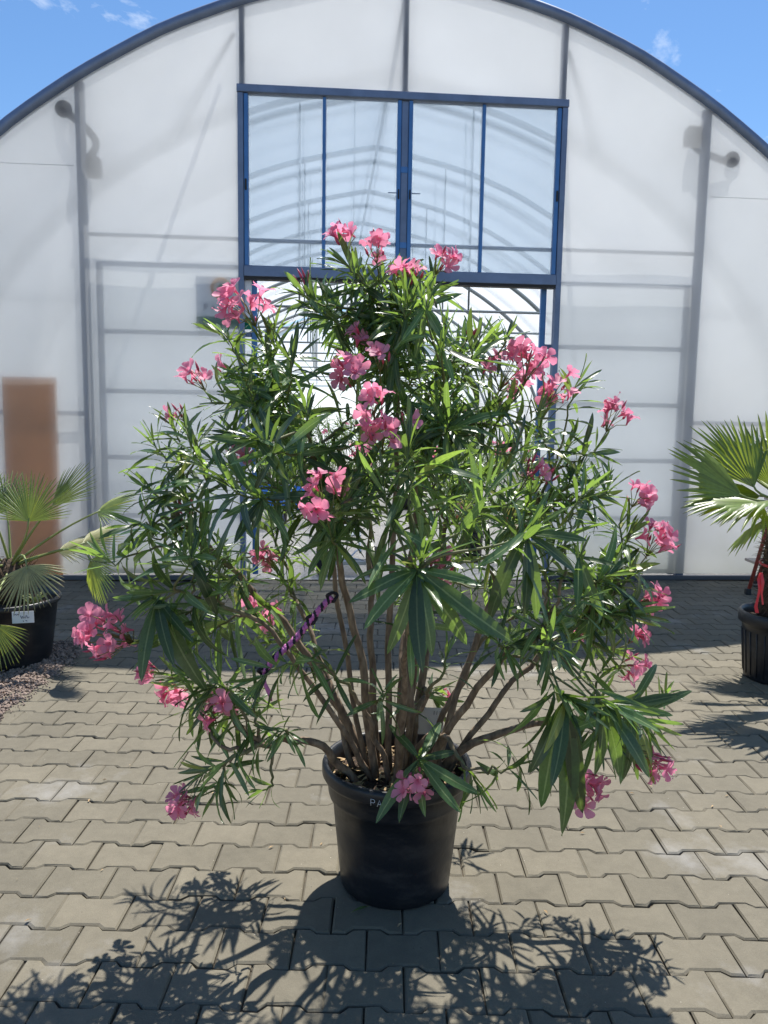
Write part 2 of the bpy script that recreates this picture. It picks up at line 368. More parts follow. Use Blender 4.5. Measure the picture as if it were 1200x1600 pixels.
def film_mat(name, tint, transp, refr, rough, diff, ior=1.12, lines=False, wr=.25):
    m = bpy.data.materials.new(name); m.use_nodes = True; nt = m.node_tree; o = nt.nodes['Material Output']
    nt.nodes.remove(nt.nodes['Principled BSDF'])
    tcn = N(m, 'ShaderNodeTexCoord')
    nz = N(m, 'ShaderNodeTexNoise', Scale=1.1, Detail=4.0); L(m, tcn.outputs['Object'], nz.inputs['Vector'])
    dirt = N(m, 'ShaderNodeMapRange'); dirt.inputs['From Min'].default_value = .3; dirt.inputs['From Max'].default_value = .75
    dirt.inputs['To Min'].default_value = 1.0; dirt.inputs['To Max'].default_value = .88; L(m, nz.outputs['Fac'], dirt.inputs['Value'])
    vm = N(m, 'ShaderNodeVectorMath', operation='SCALE'); vm.inputs[0].default_value = tint; L(m, dirt.outputs[0], vm.inputs['Scale'])
    # splash dirt along the foot of the sheet
    sp = N(m, 'ShaderNodeSeparateXYZ'); L(m, tcn.outputs['Object'], sp.inputs[0])
    ft = N(m, 'ShaderNodeMapRange'); ft.inputs['From Min'].default_value = .45; ft.inputs['From Max'].default_value = .05
    nz2 = N(m, 'ShaderNodeTexNoise', Scale=3.0, Detail=5.0); L(m, tcn.outputs['Object'], nz2.inputs['Vector'])
    L(m, mathn(m, 'ADD', sp.outputs[2], mathn(m, 'MULTIPLY', mathn(m, 'SUBTRACT', nz2.outputs['Fac'], .5), .5)), ft.inputs['Value'])
    col = mixc(m, mathn(m, 'MULTIPLY', ft.outputs[0], .4), vm.outputs[0], (.60, .60, .42))
    df = N(m, 'ShaderNodeBsdfDiffuse'); tl = N(m, 'ShaderNodeBsdfTranslucent'); L(m, col, df.inputs['Color']); L(m, col, tl.inputs['Color'])
    a = N(m, 'ShaderNodeMixShader'); a.inputs[0].default_value = diff; L(m, tl.outputs[0], a.inputs[1]); L(m, df.outputs[0], a.inputs[2])
    rf = N(m, 'ShaderNodeBsdfRefraction', Roughness=rough, IOR=ior); rf.inputs['Color'].default_value = (*tint, 1)
    b = N(m, 'ShaderNodeMixShader'); b.inputs[0].default_value = refr; L(m, a.outputs[0], b.inputs[1]); L(m, rf.outputs[0], b.inputs[2])
    tp = N(m, 'ShaderNodeBsdfTransparent'); tp.inputs['Color'].default_value = (*tint, 1)
    c = N(m, 'ShaderNodeMixShader'); c.inputs[0].default_value = transp; L(m, b.outputs[0], c.inputs[1]); L(m, tp.outputs[0], c.inputs[2])
    gl = N(m, 'ShaderNodeBsdfGlossy', Roughness=.25); fr = N(m, 'ShaderNodeFresnel', IOR=1.35)
    g = N(m, 'ShaderNodeMixShader'); L(m, mathn(m, 'MULTIPLY', fr.outputs[0], .6), g.inputs[0]); L(m, c.outputs[0], g.inputs[1]); L(m, gl.outputs[0], g.inputs[2])
    if lines:
        wv = N(m, 'ShaderNodeTexWave', Scale=30.0, Distortion=.3); L(m, tcn.outputs['Object'], wv.inputs['Vector'])
        bp = N(m, 'ShaderNodeBump', Strength=.12, Distance=.01); L(m, wv.outputs['Fac'], bp.inputs['Height']); L(m, bp.outputs[0], rf.inputs['Normal'])
    else:
        nz3 = N(m, 'ShaderNodeTexNoise', Scale=2.5, Detail=2.0); L(m, tcn.outputs['Object'], nz3.inputs['Vector'])
        bp = N(m, 'ShaderNodeBump', Strength=wr, Distance=.05); L(m, nz3.outputs['Fac'], bp.inputs['Height'])
        L(m, bp.outputs[0], gl.inputs['Normal'])
    L(m, g.outputs[0], o.inputs[0])
    return m
M['film'] = film_mat('diffusing_film', (.965, .975, .975), .03, .26, .6, .10)
M['roof'] = film_mat('roof_film', (.92, .95, .97), .15, .0, .3, .08)
M['poly'] = film_mat('twinwall_sheet', (.88, .945, 1.0), .46, .55, .14, .3, lines=True)
M['endfilm'] = film_mat('far_end_film', (.90, .94, .98), .20, .0, .3, .12)

# ------------------------------------------------------------------ ground and paving
g = MB(); g.add([(-600, -600, -.09), (600, -600, -.09), (600, 600, -.09), (-600, 600, -.09)], [(0, 1, 2, 3)])
g.build('ground', M['earth'], kind='structure', smooth=False)

PX, PY = .2, .143
A_, B_ = .0812, .0618
JX, JY = .57, 1.938          # a joint seen in the paving
def paver_shape(seed):
    r = np.random.default_rng(seed); gap = .0016
    up = [(-.1, A_), (-.06, A_), (-.04, B_), (.04, B_), (.06, A_), (.1, A_)]
    o = np.array(up + [(x, -y) for x, y in up[::-1]])[::-1]
    o = np.array(o)
    def inset(d):
        n = len(o); P = []
        for i in range(n):
            e1 = nrm(np.append(o[i] - o[i - 1], 0)); e2 = nrm(np.append(o[(i + 1) % n] - o[i], 0))
            n1 = np.array([e1[1], -e1[0]]); n2 = np.array([e2[1], -e2[0]])
            bis = n1 + n2; bis /= (bis @ bis) / 2
            P.append(o[i] - bis * d)
        return np.array(P)
    sgn = 1.0
    test = inset(.01)
    if abs(test[:, 0]).max() > .1: sgn = -1.0
    ring = []
    for d, z in ((gap, -.05), (gap, -.0045), (gap + .0045 + r.uniform(0, .001), 0.0)):
        p = inset(sgn * d) + r.normal(0, .0011, (len(o), 2))
        ring.append(np.c_[p, np.full(len(o), z)])
    n = len(o); b = MB()
    F = [(k * n + i, k * n + (i + 1) % n, (k + 1) * n + (i + 1) % n, (k + 1) * n + i) for k in range(2) for i in range(n)]
    F.append(tuple(2 * n + i for i in range(n)))
    V = np.concatenate(ring)
    # make the cap face up
    a = V[2 * n:]; area = sum(a[i][0] * a[(i + 1) % n][1] - a[(i + 1) % n][0] * a[i][1] for i in range(n))
    if area < 0: F = [f[::-1] for f in F]
    b.add(V, F); return b
shapes = [paver_shape(k) for k in range(9)]
meshes = [s.mesh('paver', M['paver'], smooth=False) for s in shapes]

bed = MB(); bed.add([(-5.4, .2, -.011), (5.4, .2, -.011), (5.4, 7.6, -.011), (-5.4, 7.6, -.011)], [(0, 1, 2, 3)])
paving = bed.build('paving', M['joint'], kind='structure', smooth=False)
W0 = gnd(600, 906); EX = np.array([math.cos(GYAW), math.sin(GYAW), 0]); EY = np.array([-math.sin(GYAW), math.cos(GYAW), 0])
cells = []
GRX, GRY0, GRY1 = -1.815, 3.05, 4.75       # gravel bed where the left palm stands
for i in range(-12, 38):
    for j in range(-30, 26):
        x = JX - .1 + (j + (.5 if i % 2 else 0)) * PX; y = JY + i * PY
        if abs(x) > 5.3: continue
        dpt = (np.array([x, y, 0]) - W0) @ EY
        if dpt > -.04: continue
        if x < GRX - .05 and GRY0 < y < GRY1: continue
        q = np.array([x, y, 0]) - EYE; zc = q @ _F
        u = 600 + FPX * (q @ _R) / max(zc, .1); v = 800 - FPX * (q @ _U) / max(zc, .1)
        vis = zc > .3 and -60 < u < 1260 and v < 1660
        cells.append((not vis, zc, x, y))
cells.sort()
rest = MB()
for n_, (hid, zc, x, y) in enumerate(cells):
    k = rng.integers(9); dz = rng.normal(0, .0015); rz = rng.normal(0, .0055)
    x += rng.normal(0, .0008); y += rng.normal(0, .0008)
    if n_ < 300:
        o = put('paver', meshes[k], paving, (x, y, dz)); o.rotation_euler = (rng.normal(0, .004), rng.normal(0, .003), rz)
    else:
        V = np.concatenate(shapes[k].v); c, s_ = math.cos(rz), math.sin(rz)
        R2 = np.c_[V[:, 0] * c - V[:, 1] * s_ + x, V[:, 0] * s_ + V[:, 1] * c + y, V[:, 2] + dz]
        rest.add(R2, shapes[k].f)
rest.build('pavers_beyond', M['paver'], paving, smooth=False, kind='stuff')

# gravel bed under the left palm
gm = MB(); ico = []
t_ = (1 + 5 ** .5) / 2
IV = np.array([(-1, t_, 0), (1, t_, 0), (-1, -t_, 0), (1, -t_, 0), (0, -1, t_), (0, 1, t_), (0, -1, -t_), (0, 1, -t_), (t_, 0, -1), (t_, 0, 1), (-t_, 0, -1), (-t_, 0, 1)]) / 1.9
IF = [(0, 11, 5), (0, 5, 1), (0, 1, 7), (0, 7, 10), (0, 10, 11), (1, 5, 9), (5, 11, 4), (11, 10, 2), (10, 7, 6), (7, 1, 8), (3, 9, 4), (3, 4, 2), (3, 2, 6), (3, 6, 8), (3, 8, 9), (4, 9, 5), (2, 4, 11), (6, 2, 10), (8, 6, 7), (9, 8, 1)]
def stone(mb, p, r):
    R3 = np.array(Quaternion(nrm(rng.normal(size=3)), rng.uniform(0, 6)).to_matrix())
    mb.add((IV * rng.uniform(.6, 1.25, (12, 1)) * (r * np.array([1, .8, .6]))) @ R3.T + p, IF)
gm.add([(GRX - 1.6, GRY0, -.006), (GRX - .005, GRY0, -.006), (GRX - .005, GRY1, -.006), (GRX - 1.6, GRY1, -.006)], [(0, 1, 2, 3)])
for k in range(4200):
    stone(gm, (GRX - abs(rng.normal(0, .35)), rng.uniform(GRY0, GRY1), rng.uniform(-.004, .008)), rng.uniform(.006, .015))
for k in range(110):
    stone(gm, (GRX + abs(rng.normal(0, .035)), rng.uniform(GRY0 + .3, GRY1 - .3), .004), rng.uniform(.003, .008))
gm.build('gravel_bed', M['stone'], kind='stuff', smooth=False)

# small debris on the paving
lit = MB()
for k in range(110):
    yy = rng.uniform(1.5, 6.4); p = np.array([rng.uniform(-.62, .62) * yy, yy, .004]); a = rng.uniform(0, 6.3); l = rng.uniform(.004, .013)
    d = np.array([math.cos(a), math.sin(a), 0]); s_ = np.array([-d[1], d[0], 0])
    lit.add([p - d * l, p + s_ * l * .3 + (0, 0, .003), p + d * l, p - s_ * l * .3 + (0, 0, .002)], [(0, 3, 2, 1)])
lit.build('leaf_litter', M['litter'], kind='stuff', smooth=False)

# ------------------------------------------------------------------ greenhouse
CX = .115
PROF = np.array([(0, 5.14), (.12, 5.125), (.5, 5.045), (1.0, 4.935), (1.4, 4.82), (2.0, 4.58), (2.68, 4.20), (3.25, 3.80), (3.8, 3.30), (4.3, 2.65), (4.6, 2.0), (4.76, 1.2), (4.8, 0)])
def arch_z(x): return float(np.interp(abs(x - CX), PROF[:, 0], PROF[:, 1]))
def arch_pts(y, off=0.0):
    t = np.linspace(0, len(PROF) - 1, 44); i = np.arange(len(PROF))
    h = np.c_[np.interp(t, i, PROF[:, 0]), np.interp(t, i, PROF[:, 1])]
    k = np.array([.25, .5, .25])
    hs = h.copy()
    for _ in range(1): hs[1:-1] = .25 * hs[:-2] + .5 * hs[1:-1] + .25 * hs[2:]
    hs[0] = hs[1] * [0, 1]
    full = np.concatenate([np.c_[-hs[::-1, 0], hs[::-1, 1]], hs[1:]])
    s_ = 1 - off / 4.9
    return np.c_[full[:, 0] * s_ + CX, np.full(len(full), y), full[:, 1] * s_]
GH = thing('greenhouse', 'round-arched white film greenhouse with blue steel frame and open doorway', 'greenhouse', W0)
GH.rotation_euler = (0, 0, GYAW)
GLEN = 20.0
def gb(name, mb, m, smooth=True, parent=GH): return mb.build(name, m, parent, smooth=smooth)
# front arch: outer and inner tube
a_ = MB(); a_.tube(arch_pts(.02), .052, 10); gb('front_arch', a_, M['steel'])
for k in range(1, 11):
    a_ = MB(); a_.tube(arch_pts(2.0 * k, .075), .040, 8); gb('bow', a_, M['steel_thin'])
    a_ = MB(); a_.tube([(CX - 4.25, 2.0 * k, 2.67), (CX + 4.25, 2.0 * k, 2.67)], .016, 6); gb('tie_bar', a_, M['steel_thin'])
    for sx in (-1, 1):
        a_ = MB(); a_.tube([(CX + sx * .95, 2.0 * k, 2.67), (CX + sx * .95, 2.0 * k, arch_z(CX + .95) - .04)], .012, 6); gb('hanger_rod', a_, M['steel_thin'])
a_ = MB(); a_.tube([(CX, .1, 4.97), (CX, GLEN, 4.97)], .02, 6); gb('ridge_purlin', a_, M['steel_thin'])
for sx in (-1, 1):
    # diagonal braces behind the end sheet
    a_ = MB(); a_.tube([(CX + sx * 1.45, .25, 4.66), (CX + sx * 2.35, 2.0, 4.22)], .02, 6); gb('wind_brace', a_, M['steel_thin'])
# roof film
rp = arch_pts(0.0, -.035); nseg = len(rp); rf = MB(); V = []; F = []
ys = np.linspace(.03, GLEN, 21)
for y in ys: V += [(p[0], y, p[2]) for p in rp]
for r_ in range(20):
    for c_ in range(nseg - 1): F.append((r_ * nseg + c_, r_ * nseg + c_ + 1, (r_ + 1) * nseg + c_ + 1, (r_ + 1) * nseg + c_))
rf.add(V, F); gb('roof_film', rf, M['roof'])
# far end wall
fe = MB(); V = []; F = []; xs = np.linspace(CX - 4.78, CX + 4.78, 40)
for x in xs: V += [(x, GLEN - .05, 0), (x, GLEN - .05, arch_z(x) - .02)]
for c_ in range(39): F.append((2 * c_, 2 * c_ + 2, 2 * c_ + 3, 2 * c_ + 1))
fe.add(V, F); gb('far_end_film', fe, M['endfilm'])
# front sheets
XL, XR, DL, DR = -2.575, 2.78, -1.245, 1.475
def sheet(x0, x1, z0):
    m_ = MB(); xs = np.linspace(x0, x1, 14); V = []; F = []
    for x in xs:
        zt = arch_z(x) + .01
        for t in np.linspace(0, 1, 12):
            V.append((x, .006 * math.sin(x * 5 + t * 4) * math.sin(math.pi * t), z0 + (zt - z0) * t))
    for i in range(13):
        for j in range(11): F.append((i * 12 + j, (i + 1) * 12 + j, (i + 1) * 12 + j + 1, i * 12 + j + 1))
    m_.add(V, F); return gb('film_panel', m_, M['film'])
sheet(CX - 4.7, XL, .06); sheet(XL, DL - .02, .06); sheet(DR + .02, XR, .06); sheet(XR, CX + 4.7, .06)
sheet(DL - .02, CX, 4.16); sheet(CX, DR + .02, 4.16)
# posts
for x, r_ in ((XL, .036), (XR, .036)):
    a_ = MB(); a_.bbox(x - r_, x + r_, .05, .11, 0, arch_z(x) - .04); gb('post', a_, M['steel'], smooth=False)
for x in (DL, CX, DR):
    a_ = MB(); a_.bbox(x - .024, x + .024, .012, .07, 4.17, arch_z(x) - .03); gb('head_post', a_, M['steel'], smooth=False)
for x0, x1 in ((DL - .035, DL + .012), (DR - .012, DR + .035)):
    a_ = MB(); a_.bbox(x0, x1, -.03, .05, 0, 4.10); gb('door_post', a_, M['steel'], smooth=False)
a_ = MB(); a_.bbox(DL - .04, DR + .04, -.034, .05, 4.103, 4.165); gb('head_beam', a_, M['steel'], smooth=False)
a_ = MB(); a_.bbox(DL + .013, DR - .013, -.04, .05, 2.625, 2.715); gb('transom_beam', a_, M['steel'], smooth=False)
a_ = MB(); a_.box(DL + .014, DR - .014, -.025, .06, 2.603, 2.623); gb('door_seal', a_, M['seal'], smooth=False)
# transom windows
WZ0, WZ1 = 2.718, 4.10
def bar(name, x0, x1, y0, y1, z0, z1, m_): 
    a = MB(); a.bbox(x0, x1, y0, y1, z0, z1); return gb(name, a, m_, smooth=False)
bar('window_stile', DL + .014, DL + .052, -.016, .03, WZ0, WZ1, M['blue'])
bar('window_stile', DR - .052, DR - .014, -.016, .03, WZ0, WZ1, M['blue'])
bar('window_stile', .053, .086, -.02, .03, WZ0, WZ1, M['blue'])
bar('window_stile', .149, .182, -.02, .03, WZ0, WZ1, M['blue'])
bar('centre_mullion', .087, .148, -.006, .03, WZ0, WZ1, M['steel'])
for z in (2.90, 3.52): bar('mullion_plate', .0875, .1475, -.010, -.0065, z, z + .05, M['blue'])
bar('glazing_bar', -.577, -.548, -.012, .03, WZ0, WZ1, M['blue'])
bar('glazing_bar', .776, .805, -.012, .03, WZ0, WZ1, M['blue'])
for x0, x1 in ((DL + .053, -.578), (-.547, .052), (.183, .775), (.806, DR - .053)):
    bar('pane', x0, x1, .004, .014, WZ0 + .002, WZ1 - .002, M['poly'])
for x in (.07, .166): bar('latch', x - .006, x + .006, -.034, -.0205, 3.30, 3.38, M['seal'])
for x0, x1 in ((-.02, .053), (.182, .255)): bar('latch_arm', x0, x1, -.030, -.022, 3.345, 3.353, M['steel'])
for x in (DL + .03, DR - .03): bar('hinge_plate', x - .008, x + .008, -.028, -.0165, 3.33, 3.42, M['seal'])
# foot rail
for x0, x1 in ((CX - 4.7, DL - .036), (DR + .036, CX + 4.7)): bar('foot_rail', x0, x1, -.01, .03, 0, .04, M['darkgrey'])
# sliding doors parked behind the sheets
bar('door_track', XL - .05, XR + .03, .115, .15, 2.945, 2.975, M['steel'])
for side, x0, x1, zs in ((-1, -2.49, -1.135, (2.72, 2.155, 1.648, 1.073, .56)), (1, 1.372, 2.74, (2.665, 2.112, 1.605, 1.095, .56))):
    dr = bar('sliding_door', x0 if side > 0 else x1 - .05, x0 + .05 if side > 0 else x1, .10, .14, .03, zs[0] + .02, M['blue'])
    far = (x1 - .05, x1) if side > 0 else (x0, x0 + .05)
    bar('door_stile', *far, .10, .14, .03, zs[0] + .02, M['steel']).parent = dr
    for z in zs + (.06,):
        b_ = bar('door_rail', (x0 if side < 0 else x0 + .051), (x1 - .051 if side < 0 else x1), .105, .135, z - .02, z + .02, M['steel']); b_.parent = dr
    sh = MB(); sh.add([(x0 + .02, .142, .05), (x1 - .02, .142, .05), (x1 - .02, .142, zs[0]), (x0 + .02, .142, zs[0])], [(0, 1, 2, 3)])
    s2 = gb('door_film', sh, M['roof'], smooth=False); s2.parent = dr
for x0, x1, z in ((CX - 4.2, XL - .04, 3.47), (XR + .04, CX + 4.2, 3.42)): bar('film_seam', x0, x1, -.0095, -.0085, z, z + .004, M['film'])
# girts behind the outer sheets
bar('girt', CX - 4.6, XL - .037, .085, .12, 1.43, 1.47, M['steel'])
bar('girt', XR + .037, CX + 4.6, .05, .09, 1.43, 1.47, M['steel'])

def gl(x, y, z=0.0): return W0 + EX * x + EY * y + np.array([0, 0, z])
fl = MB(); fl.add([gl(CX - 5.4, .031, -.004), gl(CX + 5.4, .031, -.004), gl(CX + 5.4, 22, -.004), gl(CX - 5.4, 22, -.004)], [(0, 1, 2, 3)])
fl.build('greenhouse_floor', M['ghfloor'], kind='structure', smooth=False)

# things behind the film
o = thing('tan_sheet', 'tall tan sheet standing behind the film, behind the low fan palm', 'sheet', gl(-3.05, .03)); o.rotation_euler = (0, 0, GYAW)
b_ = MB(); b_.bbox(-.225, .225, 0, .006, 0, 1.74); b_.build('panel', M['board'], o, smooth=False)
b_ = MB(); b_.bbox(-.226, .226, -.002, .008, 1.741, 1.75); b_.build('top_edge', M['board'], o, smooth=False)
def blower(x, z, hx, hz, side, label):
    t = thing('inflation_blower', label, 'blower', gl(x, .1, z)); t.rotation_euler = (0, 0, GYAW)
    d = MB(); d.lathe([(.0, 0), (.062, 0), (.068, .012), (.068, .03), (.03, .045), (.03, .06)], 24)
    me = d.mesh('port', M['darkgrey']); p = put('port', me, t); p.rotation_euler = (rad(-90), 0, 0); p.location = (0, -.07, 0)
    h = MB(); pts = []
    for k in range(13):
        s_ = k / 12; pts.append((hx * s_ + .12 * math.sin(math.pi * s_) * side, .02 + .08 * math.sin(math.pi * s_), hz * s_))
    h.tube(pts, .032, 10); h.build('hose', M['darkgrey'], t)
    bx = MB(); bx.bbox(hx - .09, hx + .09, .0, .12, hz - .14, hz + .02, .015); bx.build('fan_box', M['darkgrey'], t, smooth=False)
blower(-2.70, 3.93, .17, -.36, 1, 'grey air blower with curved hose behind film above the tan sheet')
blower(3.02, 3.76, -.30, .27, -1, 'grey air blower with curved hose behind film above the stepladder')

sg = thing('hanging_sign', 'white sign with orange ring, green leaf and green stripe behind film', 'sign', gl(-1.41, .034, 2.19)); sg.rotation_euler = (0, 0, GYAW)
b_ = MB(); b_.bbox(-.235, .235, 0, .012, 0, .435, .003); b_.build('board', M['signwhite'], sg, smooth=False)
b_ = MB(); b_.box(-.233, .233, -.004, -.001, .002, .10); b_.build('stripe', M['signgreen'], sg, smooth=False)
b_ = MB(); pts = [(-.02 + .078 * math.cos(a), -.006, .335 + .078 * math.sin(a)) for a in np.linspace(0, 2 * math.pi, 30)]; b_.tube(pts, .014, 6, cap=False); b_.build('ring', M['signorange'], sg)
b_ = MB(); lv = [(-.02 + .038 * math.sin(math.pi * t) * s_, -.012, .27 + .11 * t) for s_ in (1, -1) for t in np.linspace(0, 1, 10)]
b_.add(lv, [tuple(range(10)) + tuple(range(19, 9, -1))]); b_.build('leaf_mark', M['signgreen'], sg, smooth=False)
GLYPH = {'P': [[(0, 0), (0, 1), (.45, 1), (.6, .85), (.6, .62), (.45, .48), (0, .48)]], 'A': [[(0, 0), (.32, 1), (.64, 0)], [(.12, .36), (.52, .36)]], 'L': [[(0, 1), (0, 0), (.5, 0)]],
         'T': [[(0, 1), (.7, 1)], [(.35, 1), (.33, 0)]], 'F': [[(0, 0), (0, 1), (.55, 1)], [(0, .52), (.45, .52)]], '2': [[(0, .8), (.15, .97), (.42, .97), (.55, .8), (.5, .6), (0, 0), (.62, 0)]]}
def strokes(mb, text, fn, h, adv, r):
    x = 0
    for ch in text:
        for pl in GLYPH.get(ch, []): mb.tube([fn(x + a * h, b * h) for a, b in pl], r, 5)
        x += adv
b_ = MB(); strokes(b_, 'PAL', lambda a, b: (-.165 + a, -.004, .155 + b), .05, .062, .006); b_.build('lettering', M['ink'], sg)

lp = thing('strip_light', 'pale strip light hung across the greenhouse under the transom', 'lamp', gl(-.02, 1.2, 2.83)); lp.rotation_euler = (0, 0, GYAW)
b_ = MB(); b_.bbox(-.32, .32, -.05, .05, 0, .05, .01); b_.build('housing', M['lamp'], lp, smooth=False)
for sx in (-.25, .25):
    b_ = MB(); b_.tube([(sx, 0, .05), (sx, .0, arch_z(CX) - 2.83 - .14)], .004, 5); b_.build('suspension_wire', M['steel_thin'], lp)

# ------------------------------------------------------------------ plant building blocks
TT = np.array([0, .10, .26, .44, .62, .80, .93, 1.0])
def leaf_shape(bend, fold, wave, ph, wr):
    wdt = np.power(TT, .75) * np.power(1 - TT, .72); wdt = wdt / wdt.max() * .5 * wr
    ang = 0; p = np.array([0.0, 0.0]); V = []; UV = []
    for i, t in enumerate(TT):
        if i:
            a = -bend * (TT[i] + TT[i - 1]) / 2; p = p + (TT[i] - TT[i - 1]) * np.array([math.cos(a), math.sin(a)])
        wv = wave * math.sin(ph + t * 7)
        sx = .05 * math.sin(ph + 2.2 * t) * t
        V += [(-wdt[i] + sx, p[0], p[1] + fold * wdt[i] + wv), (sx, p[0], p[1]), (wdt[i] + sx, p[0], p[1] + fold * wdt[i] - wv)]
        UV += [(0.01, t), (.5, t), (.99, t)]
    F = []
    for i in range(len(TT) - 1):
        b = i * 3; F += [(b, b + 1, b + 4, b + 3), (b + 1, b + 2, b + 5, b + 4)]
    return np.array(V), F, np.array(UV)
LEAVES = [leaf_shape(bd, fo, wa, ph, wr) for bd, fo, wa, ph, wr in
          [(.15, .35, .008, 0, .105), (.45, .30, .012, 1, .11), (.75, .28, .014, 2, .12), (1.05, .25, .012, 3, .12), (.3, .6, .016, 4, .10), (.6, .22, .018, 5, .13), (.9, .5, .016, .5, .115), (-.15, .5, .01, 1.7, .105), (1.5, .3, .014, 2.5, .12), (.25, .15, .014, 3.6, .13), (.2, .25, .006, 1.1, .16), (.35, .2, .008, 2.9, .17), (.1, .3, .01, 4.4, .15)]]
def leaf_meshes(material):
    R_ = []
    for V, F, UV in LEAVES:
        b = MB(); b.add(V, F, UV); R_.append(b.mesh('leaf', material))
    return R_
def frame_from(d, n):
    Y = nrm(d); Z = n - Y * (n @ Y)
    if np.linalg.norm(Z) < 1e-4: Z = np.cross(Y, [1, .3, .2])
    Z = nrm(Z); X = np.cross(Y, Z); return np.c_[X, Y, Z]

def flower_shape(seed, open_=1.0):
    r = np.random.default_rng(seed); b = MB()
    # throat
    n = 10; V = []; UV = []
    for (rr, z, t) in ((.07, -.75, 0), (.10, -.45, .03), (.22, -.12, .12), (.32, .02, .2)):
        for k in range(n):
            a = 2 * math.pi * k / n; V.append((rr * math.cos(a), rr * math.sin(a), z)); UV.append((k / n, t))
    F = [(i * n + k, i * n + (k + 1) % n, (i + 1) * n + (k + 1) % n, (i + 1) * n + k) for i in range(3) for k in range(n)]
    b.add(V, F, UV)
    for p in range(5):
        a0 = 2 * math.pi * p / 5 + r.normal(0, .07); V = []; UV = []
        lift = r.uniform(.05, .65) * (1.6 - open_); tw = r.uniform(.12, .4); curl = r.uniform(-.25, .3)
        L_ = r.uniform(.85, 1.08)
        rows = ((.26, .17), (.5, .30), (.78, .42), (.98, .36), (1.08, .16))
        for (rr, hw) in rows:
            rr = .26 + (rr - .26) * L_; t = (rr - .26) / .82
            zz = lift * t * .9 + .10 * math.sin(t * 3.1) - curl * t * t * .55
            for s_ in (-1, -.35, .35, 1):
                off = hw * s_; an = a0 + math.atan2(off, rr) * .98 + tw * t * .5
                R_ = math.hypot(rr, off) * (1 - .08 * abs(s_) * t)
                V.append((R_ * math.cos(an), R_ * math.sin(an), zz + tw * .30 * s_ * t + .06 * abs(s_) + r.normal(0, .018)))
                UV.append((p + .5 + .5 * s_, .2 + .8 * t))
        F = [(i * 4 + k, i * 4 + k + 1, (i + 1) * 4 + k + 1, (i + 1) * 4 + k) for i in range(4) for k in range(3)]
        b.add(V, F, UV)
    return b
FLW = [flower_shape(s_, o_).mesh('flower', M['petal']) for s_, o_ in ((1, 1), (2, .9), (3, .7), (4, .5), (5, 1), (6, .3), (7, .8))]
def bud(mb, p, d, l, r, m=5):
    P = [p + d * l * t for t in (0, .25, .6, 1)]; mb.tube(P, [r * .5, r, r * .75, r * .08], m)

def bez(P0, P1, P2, P3, n):
    t = np.linspace(0, 1, n)[:, None]
    return (1 - t) ** 3 * P0 + 3 * (1 - t) ** 2 * t * P1 + 3 * (1 - t) * t * t * P2 + t ** 3 * P3

class Bush:
    """collects stems, leaves and flower heads of one shrub"""
    def __init__(s, org, seed): s.o = np.asarray(org, float); s.r = np.random.default_rng(seed); s.leaves = []; s.stems = []; s.heads = []
    def foliate(s, path, n_wh, spacing, lmin, lmax, start=.0, droop=.35, drop=.0, amin=18, amax=88):
        r = s.r
        seg = np.linalg.norm(np.diff(path, axis=0), axis=1); cum = np.r_[0, np.cumsum(seg)]; Ltot = cum[-1]
        d = start; az = r.uniform(0, 6.3)
        for k in range(n_wh):
            if d > Ltot - .01: break
            q = Ltot - d; p = np.array([np.interp(q, cum, path[:, i]) for i in range(3)])
            i = min(np.searchsorted(cum, q), len(path) - 1); i = max(i, 1); T = nrm(path[i] - path[i - 1])
            f = min(1.0, (k + .3) / 7.0)
            a = rad(amin + (amax - amin) * f ** .9); ln = lmin + (lmax - lmin) * min(1, (k + .6) / 3.5)
            side = nrm(np.cross(T, [.31, .2, .93])); up = np.cross(side, T)
            for j in range(3):
                if r.random() < drop + (.28 * max(0, f - .7)): continue
                ph = az + j * 2 * math.pi / 3 + r.normal(0, .22)
                rd = side * math.cos(ph) + up * math.sin(ph)
                aa = a + r.normal(0, .16)
                dr = T * math.cos(aa) + rd * math.sin(aa); dr[2] -= droop * f * r.uniform(.4, 1.3)
                dr = nrm(dr); l_ = ln * r.uniform(.75, 1.2)
                nn = T * 1.0 + np.array([0, 0, .45]) + r.normal(0, .22, 3)
                kind = int(r.choice([0, 4, 7, 1, 9])) if f < .3 else int(r.choice([1, 2, 3, 5, 6, 8, 9, 0, 4]))
                s.leaves.append((p + rd * .003, frame_from(dr, nn), l_, kind))
            az += math.pi / 3 + r.normal(0, .15); d += spacing * (0.55 + .75 * f) * r.uniform(.8, 1.2)
    def twig(s, P0, T0, tip, Td, n=12):
        D = np.linalg.norm(tip - P0)
        return bez(P0, P0 + nrm(T0) * D * .38, tip - nrm(Td) * D * .36, tip, n) 

def leaf_mb(leaves):
    b = MB(); 
    for (p, R_, l, k) in leaves:
        V, F, UV = LEAVES[k]; b.add((V * l) @ R_.T + p, F, UV)
    return b

